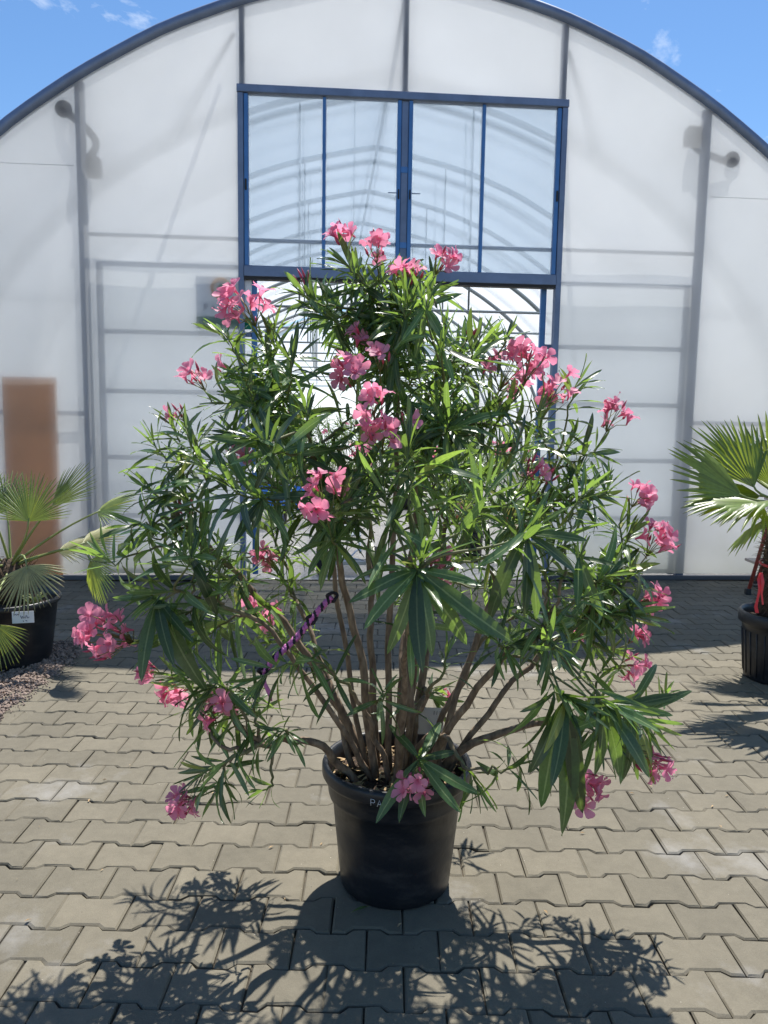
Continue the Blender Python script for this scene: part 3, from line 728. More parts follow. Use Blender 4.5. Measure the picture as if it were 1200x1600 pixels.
# ------------------------------------------------------------------ the oleander
PC = np.array([.052, 2.268, 0.0])
OL = thing('potted_oleander', 'big pink-flowering oleander shrub in a black pot on the paving', 'oleander', PC)
PROFILE = [(.0, .006), (.155, .006), (.163, 0), (.170, .006), (.176, .06), (.190, .20), (.1975, .282), (.2075, .287), (.211, .30), (.2145, .345), (.226, .349), (.2305, .358), (.2305, .382), (.2265, .392), (.217, .394), (.2105, .386), (.2055, .34), (.203, .30)]
pot = MB(); pot.lathe(PROFILE, 64, PC); pot = pot.build('pot', M['pot'], OL, PC, PC)
wr = MB()
def onrim(a0, rr, z0):
    def fn(a, b):
        th = a0 + a / rr; return (PC[0] + rr * math.sin(th), PC[1] - rr * math.cos(th), z0 + b)
    return fn
strokes(wr, 'PAT', onrim(-.335, .2318, .353), .019, .019, .0010)
wr.build('marker_writing', M['chalk'], pot, PC, PC)
so = MB(); V = [(PC[0], PC[1], .335)]; UVs = []
for rr, zz in ((.07, .338), (.13, .334), (.205, .328)):
    for k in range(28):
        a = 2 * math.pi * k / 28; V.append((PC[0] + rr * math.cos(a), PC[1] + rr * math.sin(a), zz + rng.normal(0, .006)))
F = [(0, 1 + k, 1 + (k + 1) % 28) for k in range(28)]
for q in range(2): F += [(1 + q * 28 + k, 1 + (q + 1) * 28 + k, 1 + (q + 1) * 28 + (k + 1) % 28, 1 + q * 28 + (k + 1) % 28) for k in range(28)]
so.add(V, F); so.build('soil', M['soil'], OL, PC, PC)
dl = MB()
for k in range(220):
    a = rng.uniform(0, 6.3); rr = .2 * math.sqrt(rng.random()); p = PC + (rr * math.cos(a), rr * math.sin(a), .342 + rng.uniform(0, .012))
    b2 = rng.uniform(0, 6.3); l = rng.uniform(.012, .035); d = np.array([math.cos(b2), math.sin(b2), rng.normal(0, .25)]); s_ = np.array([-d[1], d[0], rng.normal(0, .2)])
    dl.add([p - d * l, p + s_ * l * .28, p + d * l, p - s_ * l * .28], [(0, 1, 2, 3)])
dl.build('dry_leaf_mulch', M['litter'], OL, PC, PC, smooth=False, kind='stuff')

B = Bush(PC, 5)
CY = 2.29
# flower heads: (u, v, depth offset, radius px, flowers, buds)
HEADS = [(527, 366, 0, 24, 4, 5), (582, 378, .02, 26, 5, 3), (638, 424, -.04, 24, 6, 4), (700, 398, -.05, 26, 5, 7), (377, 470, -.12, 36, 13, 2), (555, 520, -.1, 22, 3, 2),
         (540, 572, -.22, 26, 7, 3), (592, 552, -.22, 18, 2, 4), (583, 622, -.36, 22, 4, 1), (592, 672, -.38, 30, 6, 2), (634, 647, -.3, 9, 1, 3), (498, 772, -.48, 34, 7, 2), (514, 740, -.48, 12, 1, 0),
         (303, 583, .0, 24, 4, 5), (343, 571, .05, 10, 1, 2), (272, 641, .02, 14, 2, 4), (800, 565, .0, 44, 10, 4), (835, 560, -.05, 34, 8, 3), (875, 592, -.02, 34, 9, 2), (965, 645, .03, 30, 7, 4),
         (838, 727, -.1, 18, 3, 6), (1005, 767, .03, 24, 7, 2), (1035, 838, -.05, 32, 9, 3), (1025, 936, .0, 22, 6, 2), (1003, 995, .06, 16, 4, 2), (1000, 1042, -.05, 28, 7, 2), (905, 982, .15, 20, 4, 3),
         (930, 1240, -.42, 34, 8, 3), (1032, 1198, -.36, 32, 6, 4), (152, 990, -.28, 46, 17, 6), (222, 1045, -.15, 18, 4, 2), (268, 1082, -.1, 24, 5, 4), (333, 1114, -.3, 28, 6, 1), (275, 1262, -.36, 28, 7, 4),
         (686, 884, -.42, 24, 4, 3), (412, 872, .25, 20, 5, 2), (418, 958, .32, 24, 6, 2), (385, 945, .3, 16, 3, 2), (370, 702, -.1, 16, 2, 5), (290, 788, -.05, 14, 0, 7), (790, 700, .35, 16, 4, 2),
         (682, 712, .35, 22, 5, 3), (700, 1082, .25, 10, 1, 2), (560, 705, .3, 18, 3, 3), (470, 432, -.05, 12, 0, 7), (741, 515, -.1, 10, 0, 5), (860, 735, -.05, 14, 0, 8)]
low_head = (642, 1218, -.20, 30, 5, 4)      # small head leaning over the rim
tips = []   # (pos, direction, kind, whorls, head)
def outdir(p, up=1.0):
    q = p - np.array([PC[0], CY, 0]); q[2] = 0; ln = np.linalg.norm(q)
    return nrm(np.array([q[0], q[1], 0]) * (1.0 if p[2] > .75 else 1.5) + np.array([0, 0, up * (1.05 if p[2] > 1.0 else .35 if p[2] > .7 else -.15)]) * max(.35, min(1, ln * 2)))
for h_ in HEADS:
    p = at(h_[0], h_[1], CY + h_[2]); d = outdir(p); d = nrm(d + B.r.normal(0, .12, 3))
    base = p - d * (.055 + h_[3] / 520 * .8)
    tips.append((base, d, 'head', 9, h_))
# hand-placed leafy shoots: (u, v, depth, dir x, dir z, leaf length, droop, whorls)
SHOOTS = [(488, 470, -.05, -.1, 1, .17, .3, 9), (430, 520, -.1, -.35, 1, .18, .3, 9), (350, 520, -.05, -.4, .9, .16, .3, 9), (455, 560, -.2, -.2, 1, .17, .3, 8), (660, 470, -.1, .1, 1, .2, .5, 9),
          (560, 430, .0, .0, 1, .2, .5, 9), (620, 540, -.15, .1, 1, .19, .6, 9), (740, 545, -.1, .25, 1, .2, .5, 9), (690, 560, .05, .1, 1, .17, .4, 8), (905, 600, .05, .5, .9, .15, .2, 8), (845, 640, -.1, .4, 1, .17, .4, 9),
          (200, 820, -.1, -.8, .55, .17, .3, 10), (165, 870, -.12, -.9, .35, .17, .5, 10), (225, 760, -.02, -.7, .7, .15, .3, 9), (240, 690, .02, -.7, .8, .15, .2, 9), (270, 660, .0, -.6, .8, .14, .2, 9), (310, 720, -.2, -.5, .8, .17, .4, 9),
          (240, 930, -.32, -.8, .0, .2, .7, 8), (285, 860, -.3, -.7, .4, .19, .6, 10), (360, 760, -.4, -.4, .9, .2, .5, 9), (415, 690, -.42, -.2, 1, .2, .5, 9), (660, 872, -.56, .1, .8, .2, 1.3, 5), (640, 700, -.42, .1, 1, .2, .8, 9),
          (828, 830, -.5, .4, .8, .2, 1.3, 5), (760, 770, -.4, .3, .9, .2, .8, 9), (915, 765, -.2, .6, .8, .16, .3, 9), (950, 760, -.05, .6, .8, .15, .2, 9), (985, 830, .0, .8, .5, .16, .3, 9), (950, 900, -.15, .8, .1, .2, .7, 10),
          (990, 960, -.1, .9, .0, .2, .8, 9), (885, 1090, -.5, .6, -.2, .2, 1.3, 5), (960, 1100, -.45, .8, -.3, .2, 1.1, 5), (1010, 1130, -.35, .8, -.5, .2, .9, 8), (1040, 1085, -.1, .4, .7, .12, .1, 8), 
          (330, 1075, -.3, -.7, -.2, .17, .5, 9), (410, 1060, -.4, -.4, -.4, .18, .9, 8), (290, 1060, -.2, -.9, .0, .16, .5, 9), (310, 1215, -.36, -.9, -.3, .13, .3, 7), (430, 1150, -.32, -.6, -.5, .11, .9, 6), (410, 1235, -.25, -.9, -.1, .11, .6, 4),
          (745, 1225, -.22, .5, -.5, .16, .9, 5), (600, 1080, -.25, -.2, .6, .14, .7, 6), (500, 1040, -.3, -.4, .5, .13, .6, 6), (790, 1010, -.3, .5, .4, .14, .7, 7), (700, 1020, -.2, .2, .7, .12, .8, 5), (480, 640, -.3, -.1, 1, .18, .5, 9),
          (770, 640, .1, .3, 1, .17, .4, 9), (530, 480, .0, -.1, 1, .17, .5, 8), (600, 760, -.45, .0, 1, .2, .8, 8), (390, 620, -.15, -.4, 1, .18, .5, 9), (870, 860, -.2, .6, .6, .18, .5, 9), (830, 950, .1, .7, .3, .15, .5, 8),
          (460, 990, .1, -.5, .4, .14, .5, 8), (350, 900, .0, -.7, .4, .17, .5, 9), (315, 990, -.2, -.8, .1, .18, .7, 9), (700, 660, -.25, .1, 1, .19, .6, 9), (450, 780, -.2, -.3, .9, .18, .5, 9)]
for (u, v, dy, dx, dz, ll, dr, nw) in SHOOTS:
    p = at(u, v, CY + dy); tips.append((p, nrm([dx, dy * .9 + B.r.normal(0, .1), dz]), 'shoot', nw, (ll, dr)))
# random filling shoots through the crown
ZP = [.45, .65, .85, 1.2, 1.47, 1.75, 1.93]; RP = [.50, .70, .80, .72, .60, .36, .12]
cnt = 0
while cnt < 74:
    z = B.r.uniform(.7, 1.9); fr = math.sqrt(B.r.uniform(.12, .95)); ph = B.r.uniform(0, 6.283); R_ = np.interp(z, ZP, RP) * fr
    p = np.array([PC[0] - .06 + R_ * math.cos(ph), CY + R_ * math.sin(ph) * (.75 if math.sin(ph) < 0 else .9), z])
    if z < 1.0 and fr < .75: continue
    if z < 1.05 and p[1] < CY and abs(p[0] - .05) < .35: continue
    tips.append((p, nrm(outdir(p) + B.r.normal(0, .2, 3)), 'fill', int(B.r.integers(8, 12)), None)); cnt += 1
# main stems by farthest-point sampling of the tips
TP = np.array([t[0] for t in tips]); NM = 24
idx = [int(np.argmax(TP[:, 2]))]
while len(idx) < NM:
    d = np.min(np.linalg.norm(TP[:, None] - TP[idx][None], axis=2), axis=1); idx.append(int(np.argmax(d)))
stems = []
for k, i in enumerate(idx):
    tip, td = tips[i][0], tips[i][1]; q = tip - np.array([PC[0], PC[1], 0]); az = math.atan2(q[1], q[0]); hr = math.hypot(q[0], q[1])
    b0 = np.array([PC[0] + .10 * math.cos(az) * min(1, hr * 1.8) + B.r.normal(0, .02), PC[1] + .075 * math.sin(az) * min(1, hr * 1.8) + B.r.normal(0, .02), .325])
    hh = max(.25, tip[2] - .33)
    P1 = b0 + np.array([q[0] * .30, q[1] * .30, hh * .62 if tip[2] > .8 else .32])
    P2 = tip - td * (.30 * np.linalg.norm(tip - b0))
    path = bez(b0, P1, P2, tip, 26)
    wob = B.r.normal(0, .006, (26, 3)); wob[0] = wob[-1] = 0; wob[1:-1] = (wob[:-2] + 2 * wob[1:-1] + wob[2:]) / 3
    path = path + wob; stems.append(path)
leafall = []
stem_objs = []
for k, path in enumerate(stems):
    r0 = B.r.uniform(.0095, .0138) if k < 16 else B.r.uniform(.007, .0095)
    t = np.linspace(0, 1, len(path)); rr = r0 * (1 - t) ** .75 * .85 + .0026
    mb = MB(); mb.tube(path, rr, 8, ripe=np.clip((t - .55) * 2.4, 0, 1))
    stem_objs.append((mb.build('stem', M['bark'], OL, path[0], PC), path, rr))
for i, (tip, td, kind, nw, info) in enumerate(tips):
    if i in idx:
        path = stems[idx.index(i)]
    else:
        best = None
        for si, (o_, pth, rr) in enumerate(stem_objs):
            for q in range(7, 22):
                v_ = tip - pth[q]; D = np.linalg.norm(v_); T = nrm(pth[q + 1] - pth[q]); c = (v_ @ T) / (D + 1e-9)
                cost = D + .5 * max(0, .55 - c) + (.25 if D < .12 else 0)
                if best is None or cost < best[0]: best = (cost, si, q)
        _, si, q = best; o_, pth, rr = stem_objs[si]; T = nrm(pth[q + 1] - pth[q])
        path = B.twig(pth[q], T + np.array([0, 0, .15]), tip, td, 14)
        wob = B.r.normal(0, .005, (14, 3)); wob[0] = wob[-1] = 0; path = path + wob
        t = np.linspace(0, 1, 14); r0 = min(rr[q] * .85, .0062); mb = MB(); mb.tube(path, r0 * (1 - t) + .0022 * t, 6, ripe=np.clip(t * 1.3 - .2 + (.0 if r0 > .005 else .2), 0, 1))
        mb.build('branch', M['bark'], o_, pth[0], pth[0])
    if kind == 'head': B.foliate(path, nw - 1, .031, .075, .128, start=.03, droop=.4, amin=25)
    elif kind == 'shoot':
        ll, dr = info; B.foliate(path, nw - 1, .029, ll * .42, ll * .86, start=.0, droop=dr, amin=16, amax=92)
    else: B.foliate(path, nw - 1, .031, .06, .118, start=.0, droop=.45)
BIG = [(652, 890, -.56, [(554, 952), (581, 993), (618, 1014), (654, 1045), (670, 1020), (714, 1014), (781, 1012), (739, 939), (600, 935)]),
       (822, 832, -.5, [(760, 902), (770, 966), (818, 960), (837, 964), (880, 905), (905, 870), (790, 880)]),
       (884, 1092, -.5, [(835, 1205), (833, 1250), (862, 1225), (880, 1290), (905, 1262), (855, 1180)]),
       (945, 1100, -.46, [(985, 1190), (1000, 1215), (960, 1210), (1015, 1160), (930, 1200)]), (965, 1105, -.36, [(1062, 1108), (1040, 1140)]),
       (245, 935, -.3, [(295, 1010), (310, 1080), (270, 1040), (215, 985), (230, 1060), (190, 960), (285, 985)]), (400, 685, -.42, [(438, 765), (425, 725), (360, 740)]),
       (520, 500, -.1, [(505, 545), (470, 520)]), (665, 480, -.2, [(655, 560), (640, 545), (690, 555)]), (690, 545, -.25, [(720, 560), (740, 600), (700, 610)]),
       (410, 780, -.4, [(400, 850), (380, 860), (440, 850), (365, 830)]), (905, 870, -.3, [(950, 905), (925, 960), (895, 950)]), (300, 870, -.35, [(345, 900), (330, 960), (260, 900)])]
for (u, v, dy, ends) in BIG:
    c = at(u, v, CY + dy)
    for (eu, ev) in ends:
        e = at(eu, ev, CY + dy + B.r.uniform(-.07, .04)); d = e - c; l_ = np.linalg.norm(d) * 1.05
        B.leaves.append((c, frame_from(nrm(d + np.array([0, -.03, .05])), np.array([B.r.normal(0, .25), -.75, .55])), l_, int(B.r.choice([10, 11, 12]))))
    k_ = int(np.argmin([np.min(np.linalg.norm(pth[6:] - c, axis=1)) for _, pth, _ in stem_objs])); o_, pth, rr = stem_objs[k_]
    q = 6 + int(np.argmin(np.linalg.norm(pth[6:24] - c, axis=1) + .6 * np.maximum(0, pth[6:24, 2] - c[2] + .05))); T = nrm(pth[min(q + 1, 25)] - pth[q])
    path = B.twig(pth[q], T, c, nrm(c - pth[q] + np.array([0, 0, .1])), 12); mb = MB(); mb.tube(path, np.linspace(.0045, .0025, 12), 6, ripe=np.linspace(.3, 1, 12)); mb.build('branch', M['bark'], o_, pth[0], pth[0])
    B.foliate(path, 3, .022, .06, .10, start=0, droop=.1, amin=15, amax=50)
# leaves over the pot rim from the small low shoot
lp_ = at(655, 1186, 2.045); path = B.twig(np.array([PC[0] + .02, PC[1] - .08, .33]), np.array([0, -.3, 1.0]), lp_, nrm([0, -1, .5]), 8)
mb = MB(); mb.tube(path, .003, 6, ripe=np.full(8, .7)); mb.build('stem', M['bark'], OL, path[0], PC)
B.foliate(path, 2, .012, .06, .09, start=.0, droop=.0, amin=15, amax=40)
for (eu, ev, ey) in ((593, 1284, 1.99), (622, 1284, 1.965), (659, 1279, 1.955), (713, 1271, 1.99), (742, 1246, 2.02), (705, 1187, 2.12), (690, 1140, 2.2), (612, 1140, 2.15)):
    e = at(eu, ev, ey); d = e - lp_; B.leaves.append((lp_, frame_from(nrm(d + np.array([0, -.035, .035])), np.array([B.r.normal(0, .2), -.8, .6])), np.linalg.norm(d) * 1.04, 10 if ev > 1200 else 11))
heads_all = [(h_, tips[i][0], tips[i][1]) for i, h_ in enumerate(HEADS)] + [(low_head, lp_, nrm([-.12, -.75, -.25]))]

# choose the 300 leaves that show largest
LV = B.leaves
score = []
for (p, R_, l, k) in LV:
    c = p + R_[:, 1] * l * .5; q = c - EYE; z = q @ _F
    score.append(l * l / (z * z) * (.12 + abs(R_[:, 2] @ nrm(q))) * (.4 if c[1] > CY + .1 else 1))
order = np.argsort(score)[::-1]
LM = leaf_meshes(M['leaf'])
for i in order[:300]:
    p, R_, l, k = LV[i]; o = put('leaf', LM[k], OL)
    o.matrix_basis = Matrix(((R_[0, 0] * l, R_[0, 1] * l, R_[0, 2] * l, p[0] - PC[0]), (R_[1, 0] * l, R_[1, 1] * l, R_[1, 2] * l, p[1] - PC[1]), (R_[2, 0] * l, R_[2, 1] * l, R_[2, 2] * l, p[2] - PC[2]), (0, 0, 0, 1)))
leaf_mb([LV[i] for i in order[300:]]).build('foliage', M['leaf'], OL, PC, PC, kind='stuff')
print('oleander leaves', len(LV))

def flower_head(h_, base, d, parent, porg, r, scale=1.0):
    (u, v, dy, rp, nf, nb) = h_
    R_ = rp / 520.0 * (.9 + .0) * scale; c = base + d * (.05 + R_ * .7)
    mb = MB(); fl = []
    pts = []
    tries = 0
    while len(pts) < nf + nb and tries < 400:
        tries += 1
        v_ = nrm(r.normal(size=3)); v_ = nrm(v_ + d * .35); p = c + v_ * R_ * r.uniform(.45, 1.05)
        if all(np.linalg.norm(p - q) > .021 for q in pts): pts.append(p)
    pts = pts[:nf + nb]
    hub = base + d * .03
    mb.tube([base - d * .005, hub], [.0024, .002], 5)
    for k, p in enumerate(pts):
        if k < nf:
            ax = nrm((p - hub) * 1.0 / max(R_, .02) * .5 + r.normal(0, .45, 3) + np.array([0, -.12, .0]))
            s_ = .029 * r.uniform(.85, 1.15) * (1 if scale == 1 else scale)
            back = p - ax * s_ * .75
        else:
            ax = nrm((p - hub) + d * .05 + r.normal(0, .01, 3)); back = p - ax * .012
        mid = (hub + back) / 2 + np.array([0, 0, .006]) + r.normal(0, .003, 3)
        mb.tube([hub, mid, back], [.0014, .0012, .0012], 4)
        if k < nf: fl.append((p, ax, s_, int(r.integers(len(FLW)))))
    obj = mb.build('flower_cluster', M['pedicel'], parent, base, porg)
    bb = MB()
    for k, p in enumerate(pts[nf:]):
        ax = nrm((p - hub) + d * .05 + r.normal(0, .01, 3)); bud(bb, p - ax * .012, ax, r.uniform(.018, .036), r.uniform(.0028, .0048))
    if nb: bb.build('buds', M['bud'], obj, base, base, kind='stuff')
    for (p, ax, s_, k) in fl:
        q = Vector(ax).to_track_quat('Z', 'Y').to_matrix() @ Matrix.Rotation(r.uniform(0, 6.3), 3, 'Z')
        f = put('flower', FLW[k], obj); f.matrix_basis = Matrix.Translation(Vector(p - base)) @ q.to_4x4() @ Matrix.Scale(s_, 4)
    return obj
for h_, base, d in heads_all: flower_head(h_, base, d, OL, PC, B.r)

# purple cord tied round the branches
cA, cB, cC = at(519, 933, 2.05), at(487, 968, 2.02), at(412, 1050, 1.98)
cord = thing('tie_cord', 'purple and black twisted cord tied across the oleander branches', 'cord', cC)
pts = np.concatenate([np.linspace(cA, cB, 12)[:-1], np.linspace(cB, cC, 26)]); pts[:, 2] += .004 * np.sin(np.linspace(0, 9, len(pts)))
T = nrm(cA - cC); n1 = nrm(np.cross(T, [0, 1, 0])); n2 = np.cross(T, n1)
tt = np.linspace(0, 1, 150); core = B.r.normal(0, .0012, (150, 3)) + np.array([[np.interp(t * (len(pts) - 1), np.arange(len(pts)), pts[:, i]) for i in range(3)] for t in tt])
for nm, m_, ph in (('purple_strand', 'purple', 0), ('purple_strand', 'purple', 2.1), ('black_strand', 'blackcord', 4.2)):
    an = tt * 2 * math.pi * 10 + ph; hp = core + .0042 * (np.cos(an)[:, None] * n1 + np.sin(an)[:, None] * n2)
    mb = MB(); mb.tube(hp, .0048, 6); mb.build(nm, M[m_], cord, cC, cC)
for kp, rr in ((cA, .012), (cB, .011), (cC, .012)):
    mb = MB(); kn = [kp + rr * np.array([math.cos(a) * (1 + .3 * math.sin(3 * a)), .5 * math.sin(2 * a), math.sin(a)]) for a in np.linspace(0, 12.6, 40)]; mb.tube(kn, .0045, 6); mb.build('knot', M['blackcord'], cord, cC, cC)
mb = MB(); mb.tube([cC, cC + (.004, -.004, -.03), cC + (.016, -.006, -.055), cC + (.022, -.004, -.078)], [.004, .005, .007, .002], 5); mb.build('loose_end', M['purple'], cord, cC, cC)

# plant label in the pot
lb = np.array([.165, 2.345, .335]); pl = thing('plant_label', 'grey plastic plant label stuck in the oleander pot', 'label', lb)
pl.rotation_euler = (rad(-8), rad(-4), rad(-12))
b_ = MB(); b_.bbox(-.009, .009, -.0012, .0012, -.03, .135, .0005); b_.build('stake', M['tag_grey'], pl, smooth=False)
b_ = MB(); b_.bbox(-.045, .042, -.0024, .0, .10, .185, .0005); b_.build('plate', M['tag_grey'], pl, smooth=False)
b_ = MB()
for k in range(3): b_.tube([(.012 + .009 * k, -.003, .163), (.014 + .009 * k, -.003, .175)], .0011, 4)
b_.build('faded_print', mat('faded_ink', (.30, .29, .29), .6), pl, smooth=False)

# ------------------------------------------------------------------ palms
def frond_mesh(H, A, Nn, R_, spread, nseg, droop, fold=.75, split=.45, seed=0, wmul=1.0):
    r = np.random.default_rng(seed); A = nrm(A); Nn = nrm(Nn - A * (Nn @ A)); Bv = np.cross(Nn, A); mb = MB()
    dth = spread / nseg
    for k in range(nseg):
        th = -spread / 2 + (k + .5) * dth; e = abs(th) / (spread / 2)
        ln = R_ * (1 - .32 * e ** 1.6) * r.uniform(.93, 1.05); tj = th + r.normal(0, .03)
        V = []; UV = []; hook = r.uniform(.5, 1.6)
        for (rr, wf) in ((.02, 1.0), (.2, 1.0), (split, 1.0), (.64, .72), (.82, .44), (.94, .2), (1.0, .015)):
            a = th if rr <= split else tj * .5 + th * .5
            dirv = A * math.cos(a) + Bv * math.sin(a); per = -A * math.sin(a) + Bv * math.cos(a)
            rb = min(rr, split + (rr - split) * .55)
            hw = rb * ln * math.tan(dth / 2) * wf * wmul
            c = H + dirv * ln * rr + Nn * (-(.05 + .25 * e) * ln * rr * rr * .6) ; c = c + np.array([0, 0, -1]) * droop * ln * max(0, rr - split) ** 2 * hook
            up = Nn * hw * fold * 1.6
            V += [c - per * hw, c + up, c + per * hw]; UV += [(k + .01, rr), (k + .5, rr), (k + .99, rr)]
        F = []
        for i in range(6):
            b = i * 3; F += [(b, b + 1, b + 4, b + 3), (b + 1, b + 2, b + 5, b + 4)]
        mb.add(V, F, UV)
    return mb
def frond(palm, porg, crown, H, A, Nn, R_, spread=rad(200), nseg=30, droop=.25, m='leaf_palm', seed=0, prad=.007, wmul=1.0, split=.42):
    mid = (crown + H) / 2 + np.array([0, 0, .04]); D = np.linalg.norm(H - crown)
    fm = frond_mesh(H, A, Nn, R_, spread, nseg, droop, seed=seed, wmul=wmul, split=split).build('frond', M[m], palm, H, porg)
    t = MB(); t.tube(bez(crown, crown + nrm(mid - crown) * D * .4, H - nrm(A) * D * .3, H + nrm(A) * .02, 8), np.linspace(prad * 1.3, prad * .6, 8), 5); t.build('petiole', M['petiole'], fm, H, H)

# left palm in a wide tub
LP = np.array([gnd(2, 1000)[0], 4.40, 0.0]); LP[0] = at(6, 1000, 4.40)[0]
PL = thing('potted_fan_palm', 'low fan palm with pale old fronds in a wide black tub', 'palm', LP)
tub = [(0, .01), (.245, .01), (.252, .0), (.258, .01), (.285, .20), (.302, .335), (.318, .342), (.322, .352), (.322, .368), (.314, .375), (.304, .37), (.298, .33)]
t_ = MB(); t_.lathe(tub, 56, LP); t_.build('tub', M['pot'], PL, LP, LP)
t_ = MB(); t_.lathe([(.299, .335), (.2, .34), (.1, .35), (0.001, .35)], 40, LP); t_.build('soil', M['soil'], PL, LP, LP)
t_ = MB(); t_.tube([LP + (0.06, 0, .34), LP + (.06, 0, .42), LP + (.06, 0, .52), LP + (.06, 0, .60)], [.10, .115, .10, .04], 14); t_.build('trunk', M['trunk'], PL, LP, LP)
t_ = MB()
for k in range(260):
    a = rng.uniform(0, 6.3); z = rng.uniform(.35, .6); p = LP + (.06 + .1 * math.cos(a), .1 * math.sin(a), z); d = nrm([math.cos(a), math.sin(a), rng.uniform(-.2, 1.6)])
    t_.tube([p, p + d * rng.uniform(.03, .09)], [.003, .0006], 3)
t_.build('trunk_fibre', M['fibre'], PL, LP, LP, kind='stuff')
CL = LP + np.array([.06, 0, .55])
def PLf(hu, hv, hy, tu, tv, ty, R_, nrmv, **k): 
    H = at(hu, hv, hy); Tq = at(tu, tv, ty); frond(PL, LP, CL, H, Tq - H, np.array(nrmv, float), R_, **k)
PLf(45, 815, 4.15, 50, 745, 4.22, .30, (0, -1, .35), seed=1, spread=rad(170), nseg=34, droop=.05)
PLf(82, 790, 4.45, 146, 722, 4.5, .33, (-.3, -1, .2), seed=2, spread=rad(75), nseg=20, droop=.05)
PLf(152, 800, 4.30, 216, 772, 4.3, .25, (-.3, -.45, 1), seed=3, spread=rad(150), nseg=26, droop=.05)
PLf(42, 884, 4.02, 48, 950, 3.90, .27, (0, -1, .5), seed=4, spread=rad(165), nseg=26, droop=.1, m='leaf_palm_old')
PLf(128, 850, 4.45, 196, 822, 4.5, .27, (-.2, -.5, 1), seed=5, spread=rad(150), nseg=26, droop=.15, m='leaf_palm_old')
PLf(142, 874, 4.2, 165, 935, 4.1, .26, (-.8, -.5, .4), seed=6, spread=rad(150), nseg=26, droop=.1)
PLf(90, 862, 4.5, 150, 840, 4.55, .26, (-.1, -.4, 1), seed=12, spread=rad(130), nseg=24, droop=.15, m='leaf_palm_old')
PLf(10, 800, 4.5, -5, 735, 4.6, .30, (0, -1, .3), seed=7, spread=rad(160), nseg=30)
PLf(-25, 790, 4.2, -70, 740, 4.2, .30, (.5, -1, .3), seed=8, spread=rad(160), nseg=30)
PLf(-60, 850, 4.3, -130, 830, 4.3, .30, (.3, -.5, 1), seed=9, spread=rad(160), nseg=28)
PLf(-10, 975, 3.98, -2, 1040, 3.95, .24, (.2, -1, .3), seed=10, spread=rad(150), nseg=26)
PLf(-60, 900, 4.1, -110, 960, 4.05, .28, (.3, -1, .4), seed=11, spread=rad(160), nseg=26)
# a small seedling tuft by the tub's rim
tf = MB()
for k in range(26):
    a = rng.uniform(0, 6.3); p = LP + (.235, -.10, .34) + np.array([rng.normal(0, .014), rng.normal(0, .014), 0]); d = nrm([math.cos(a) * .6, math.sin(a) * .6, 1.0])
    tf.tube([p, p + d * .06, p + d * .10 + (math.cos(a) * .02, 0, -.012)], [.003, .003, .0004], 4)
tg = tag(tf.build('grass_tuft', M['petiole'], None, LP + (.235, -.1, .34)), 'small grassy green tuft growing in the palm tub', 'grass tuft')
tl = thing('plant_tag', 'white handwritten tag at the rim of the palm tub', 'tag', at(36, 965, 4.075)); tl.rotation_euler = (rad(-6), rad(-3), rad(4))
b_ = MB(); b_.bbox(-.058, .058, -.0015, .0015, -.03, .034, .0006); b_.build('card', M['tag'], tl, smooth=False)
b_ = MB()
for pl_ in ([(-.045, .016), (-.038, .02), (-.032, .015), (-.026, .02), (-.02, .016)], [(-.012, .012), (-.006, -.006), (.0, .008)], [(.002, -.004), (.006, .006), (.012, -.004), (.018, .012), (.026, -.004), (.034, .002)], [(.0, -.016), (.004, -.022)], [(.014, -.015), (.022, -.02)]):
    b_.tube([(a, -.003, b) for a, b in pl_], .0016, 4)
b_.build('handwriting', M['ink'], tl)

# right palm with a hairy trunk
RPp = np.array([at(1222, 1000, 4.26)[0], 4.26, 0.0])
PR = thing('potted_windmill_palm', 'tall windmill palm with hairy trunk in a ribbed black pot', 'palm', RPp)
PTS = [(0, .01), (.178, .01), (.186, .0), (.190, .01), (.212, .28), (.216, .315), (.228, .32), (.236, .328), (.236, .382), (.229, .39), (.219, .388), (.212, .37), (.208, .33)]
t_ = MB(); t_.lathe(PTS, 56, RPp); rp_ = t_.build('pot', M['pot'], PR, RPp, RPp)
t_ = MB()
for k in range(28):
    a = 2 * math.pi * k / 28; t_.tube([RPp + ((.192 + .022 * s_) * math.cos(a), (.192 + .022 * s_) * math.sin(a), .03 + .25 * s_) for s_ in (0, .5, 1)], .0035, 5)
t_.build('ribs', M['pot'], rp_, RPp, RPp, kind='stuff')
t_ = MB()
def onpot(a, b):
    th = rad(-42) + a / .2; z = .135 + b; rr = .192 + .022 * (z - .03) / .25 + .0045
    return (RPp[0] + rr * math.sin(th), RPp[1] - rr * math.cos(th), z)
strokes(t_, 'TF2', onpot, .06, .045, .0022); t_.build('scratched_writing', mat('scratch', (.25, .28, .33), .7), rp_, RPp, RPp)
t_ = MB(); t_.lathe([(.209, .34), (.12, .345), (.001, .35)], 40, RPp); t_.build('soil', M['soil'], PR, RPp, RPp)
TRK = [RPp + (-.06, 0, .33), RPp + (-.055, .01, .5), RPp + (-.045, .01, .7), RPp + (-.03, .01, .92), RPp + (-.02, .0, 1.03)]
t_ = MB(); t_.tube(TRK, [.085, .075, .08, .085, .05], 16); t_.build('trunk', M['trunk'], PR, RPp, RPp)
t_ = MB()
for k in range(900):
    a = rng.uniform(0, 6.3); z = rng.uniform(.36, 1.0); p = RPp + (-.06 + .045 * (z - .33) + .075 * math.cos(a), .075 * math.sin(a), z); d = nrm([math.cos(a), math.sin(a), rng.uniform(-1.2, .8)])
    q = p + d * rng.uniform(.02, .085); t_.tube([p, q], [.0025, .0005], 3)
t_.build('trunk_fibre', M['fibre'], PR, RPp, RPp, kind='stuff')
CR = RPp + np.array([.0, 0, .98])
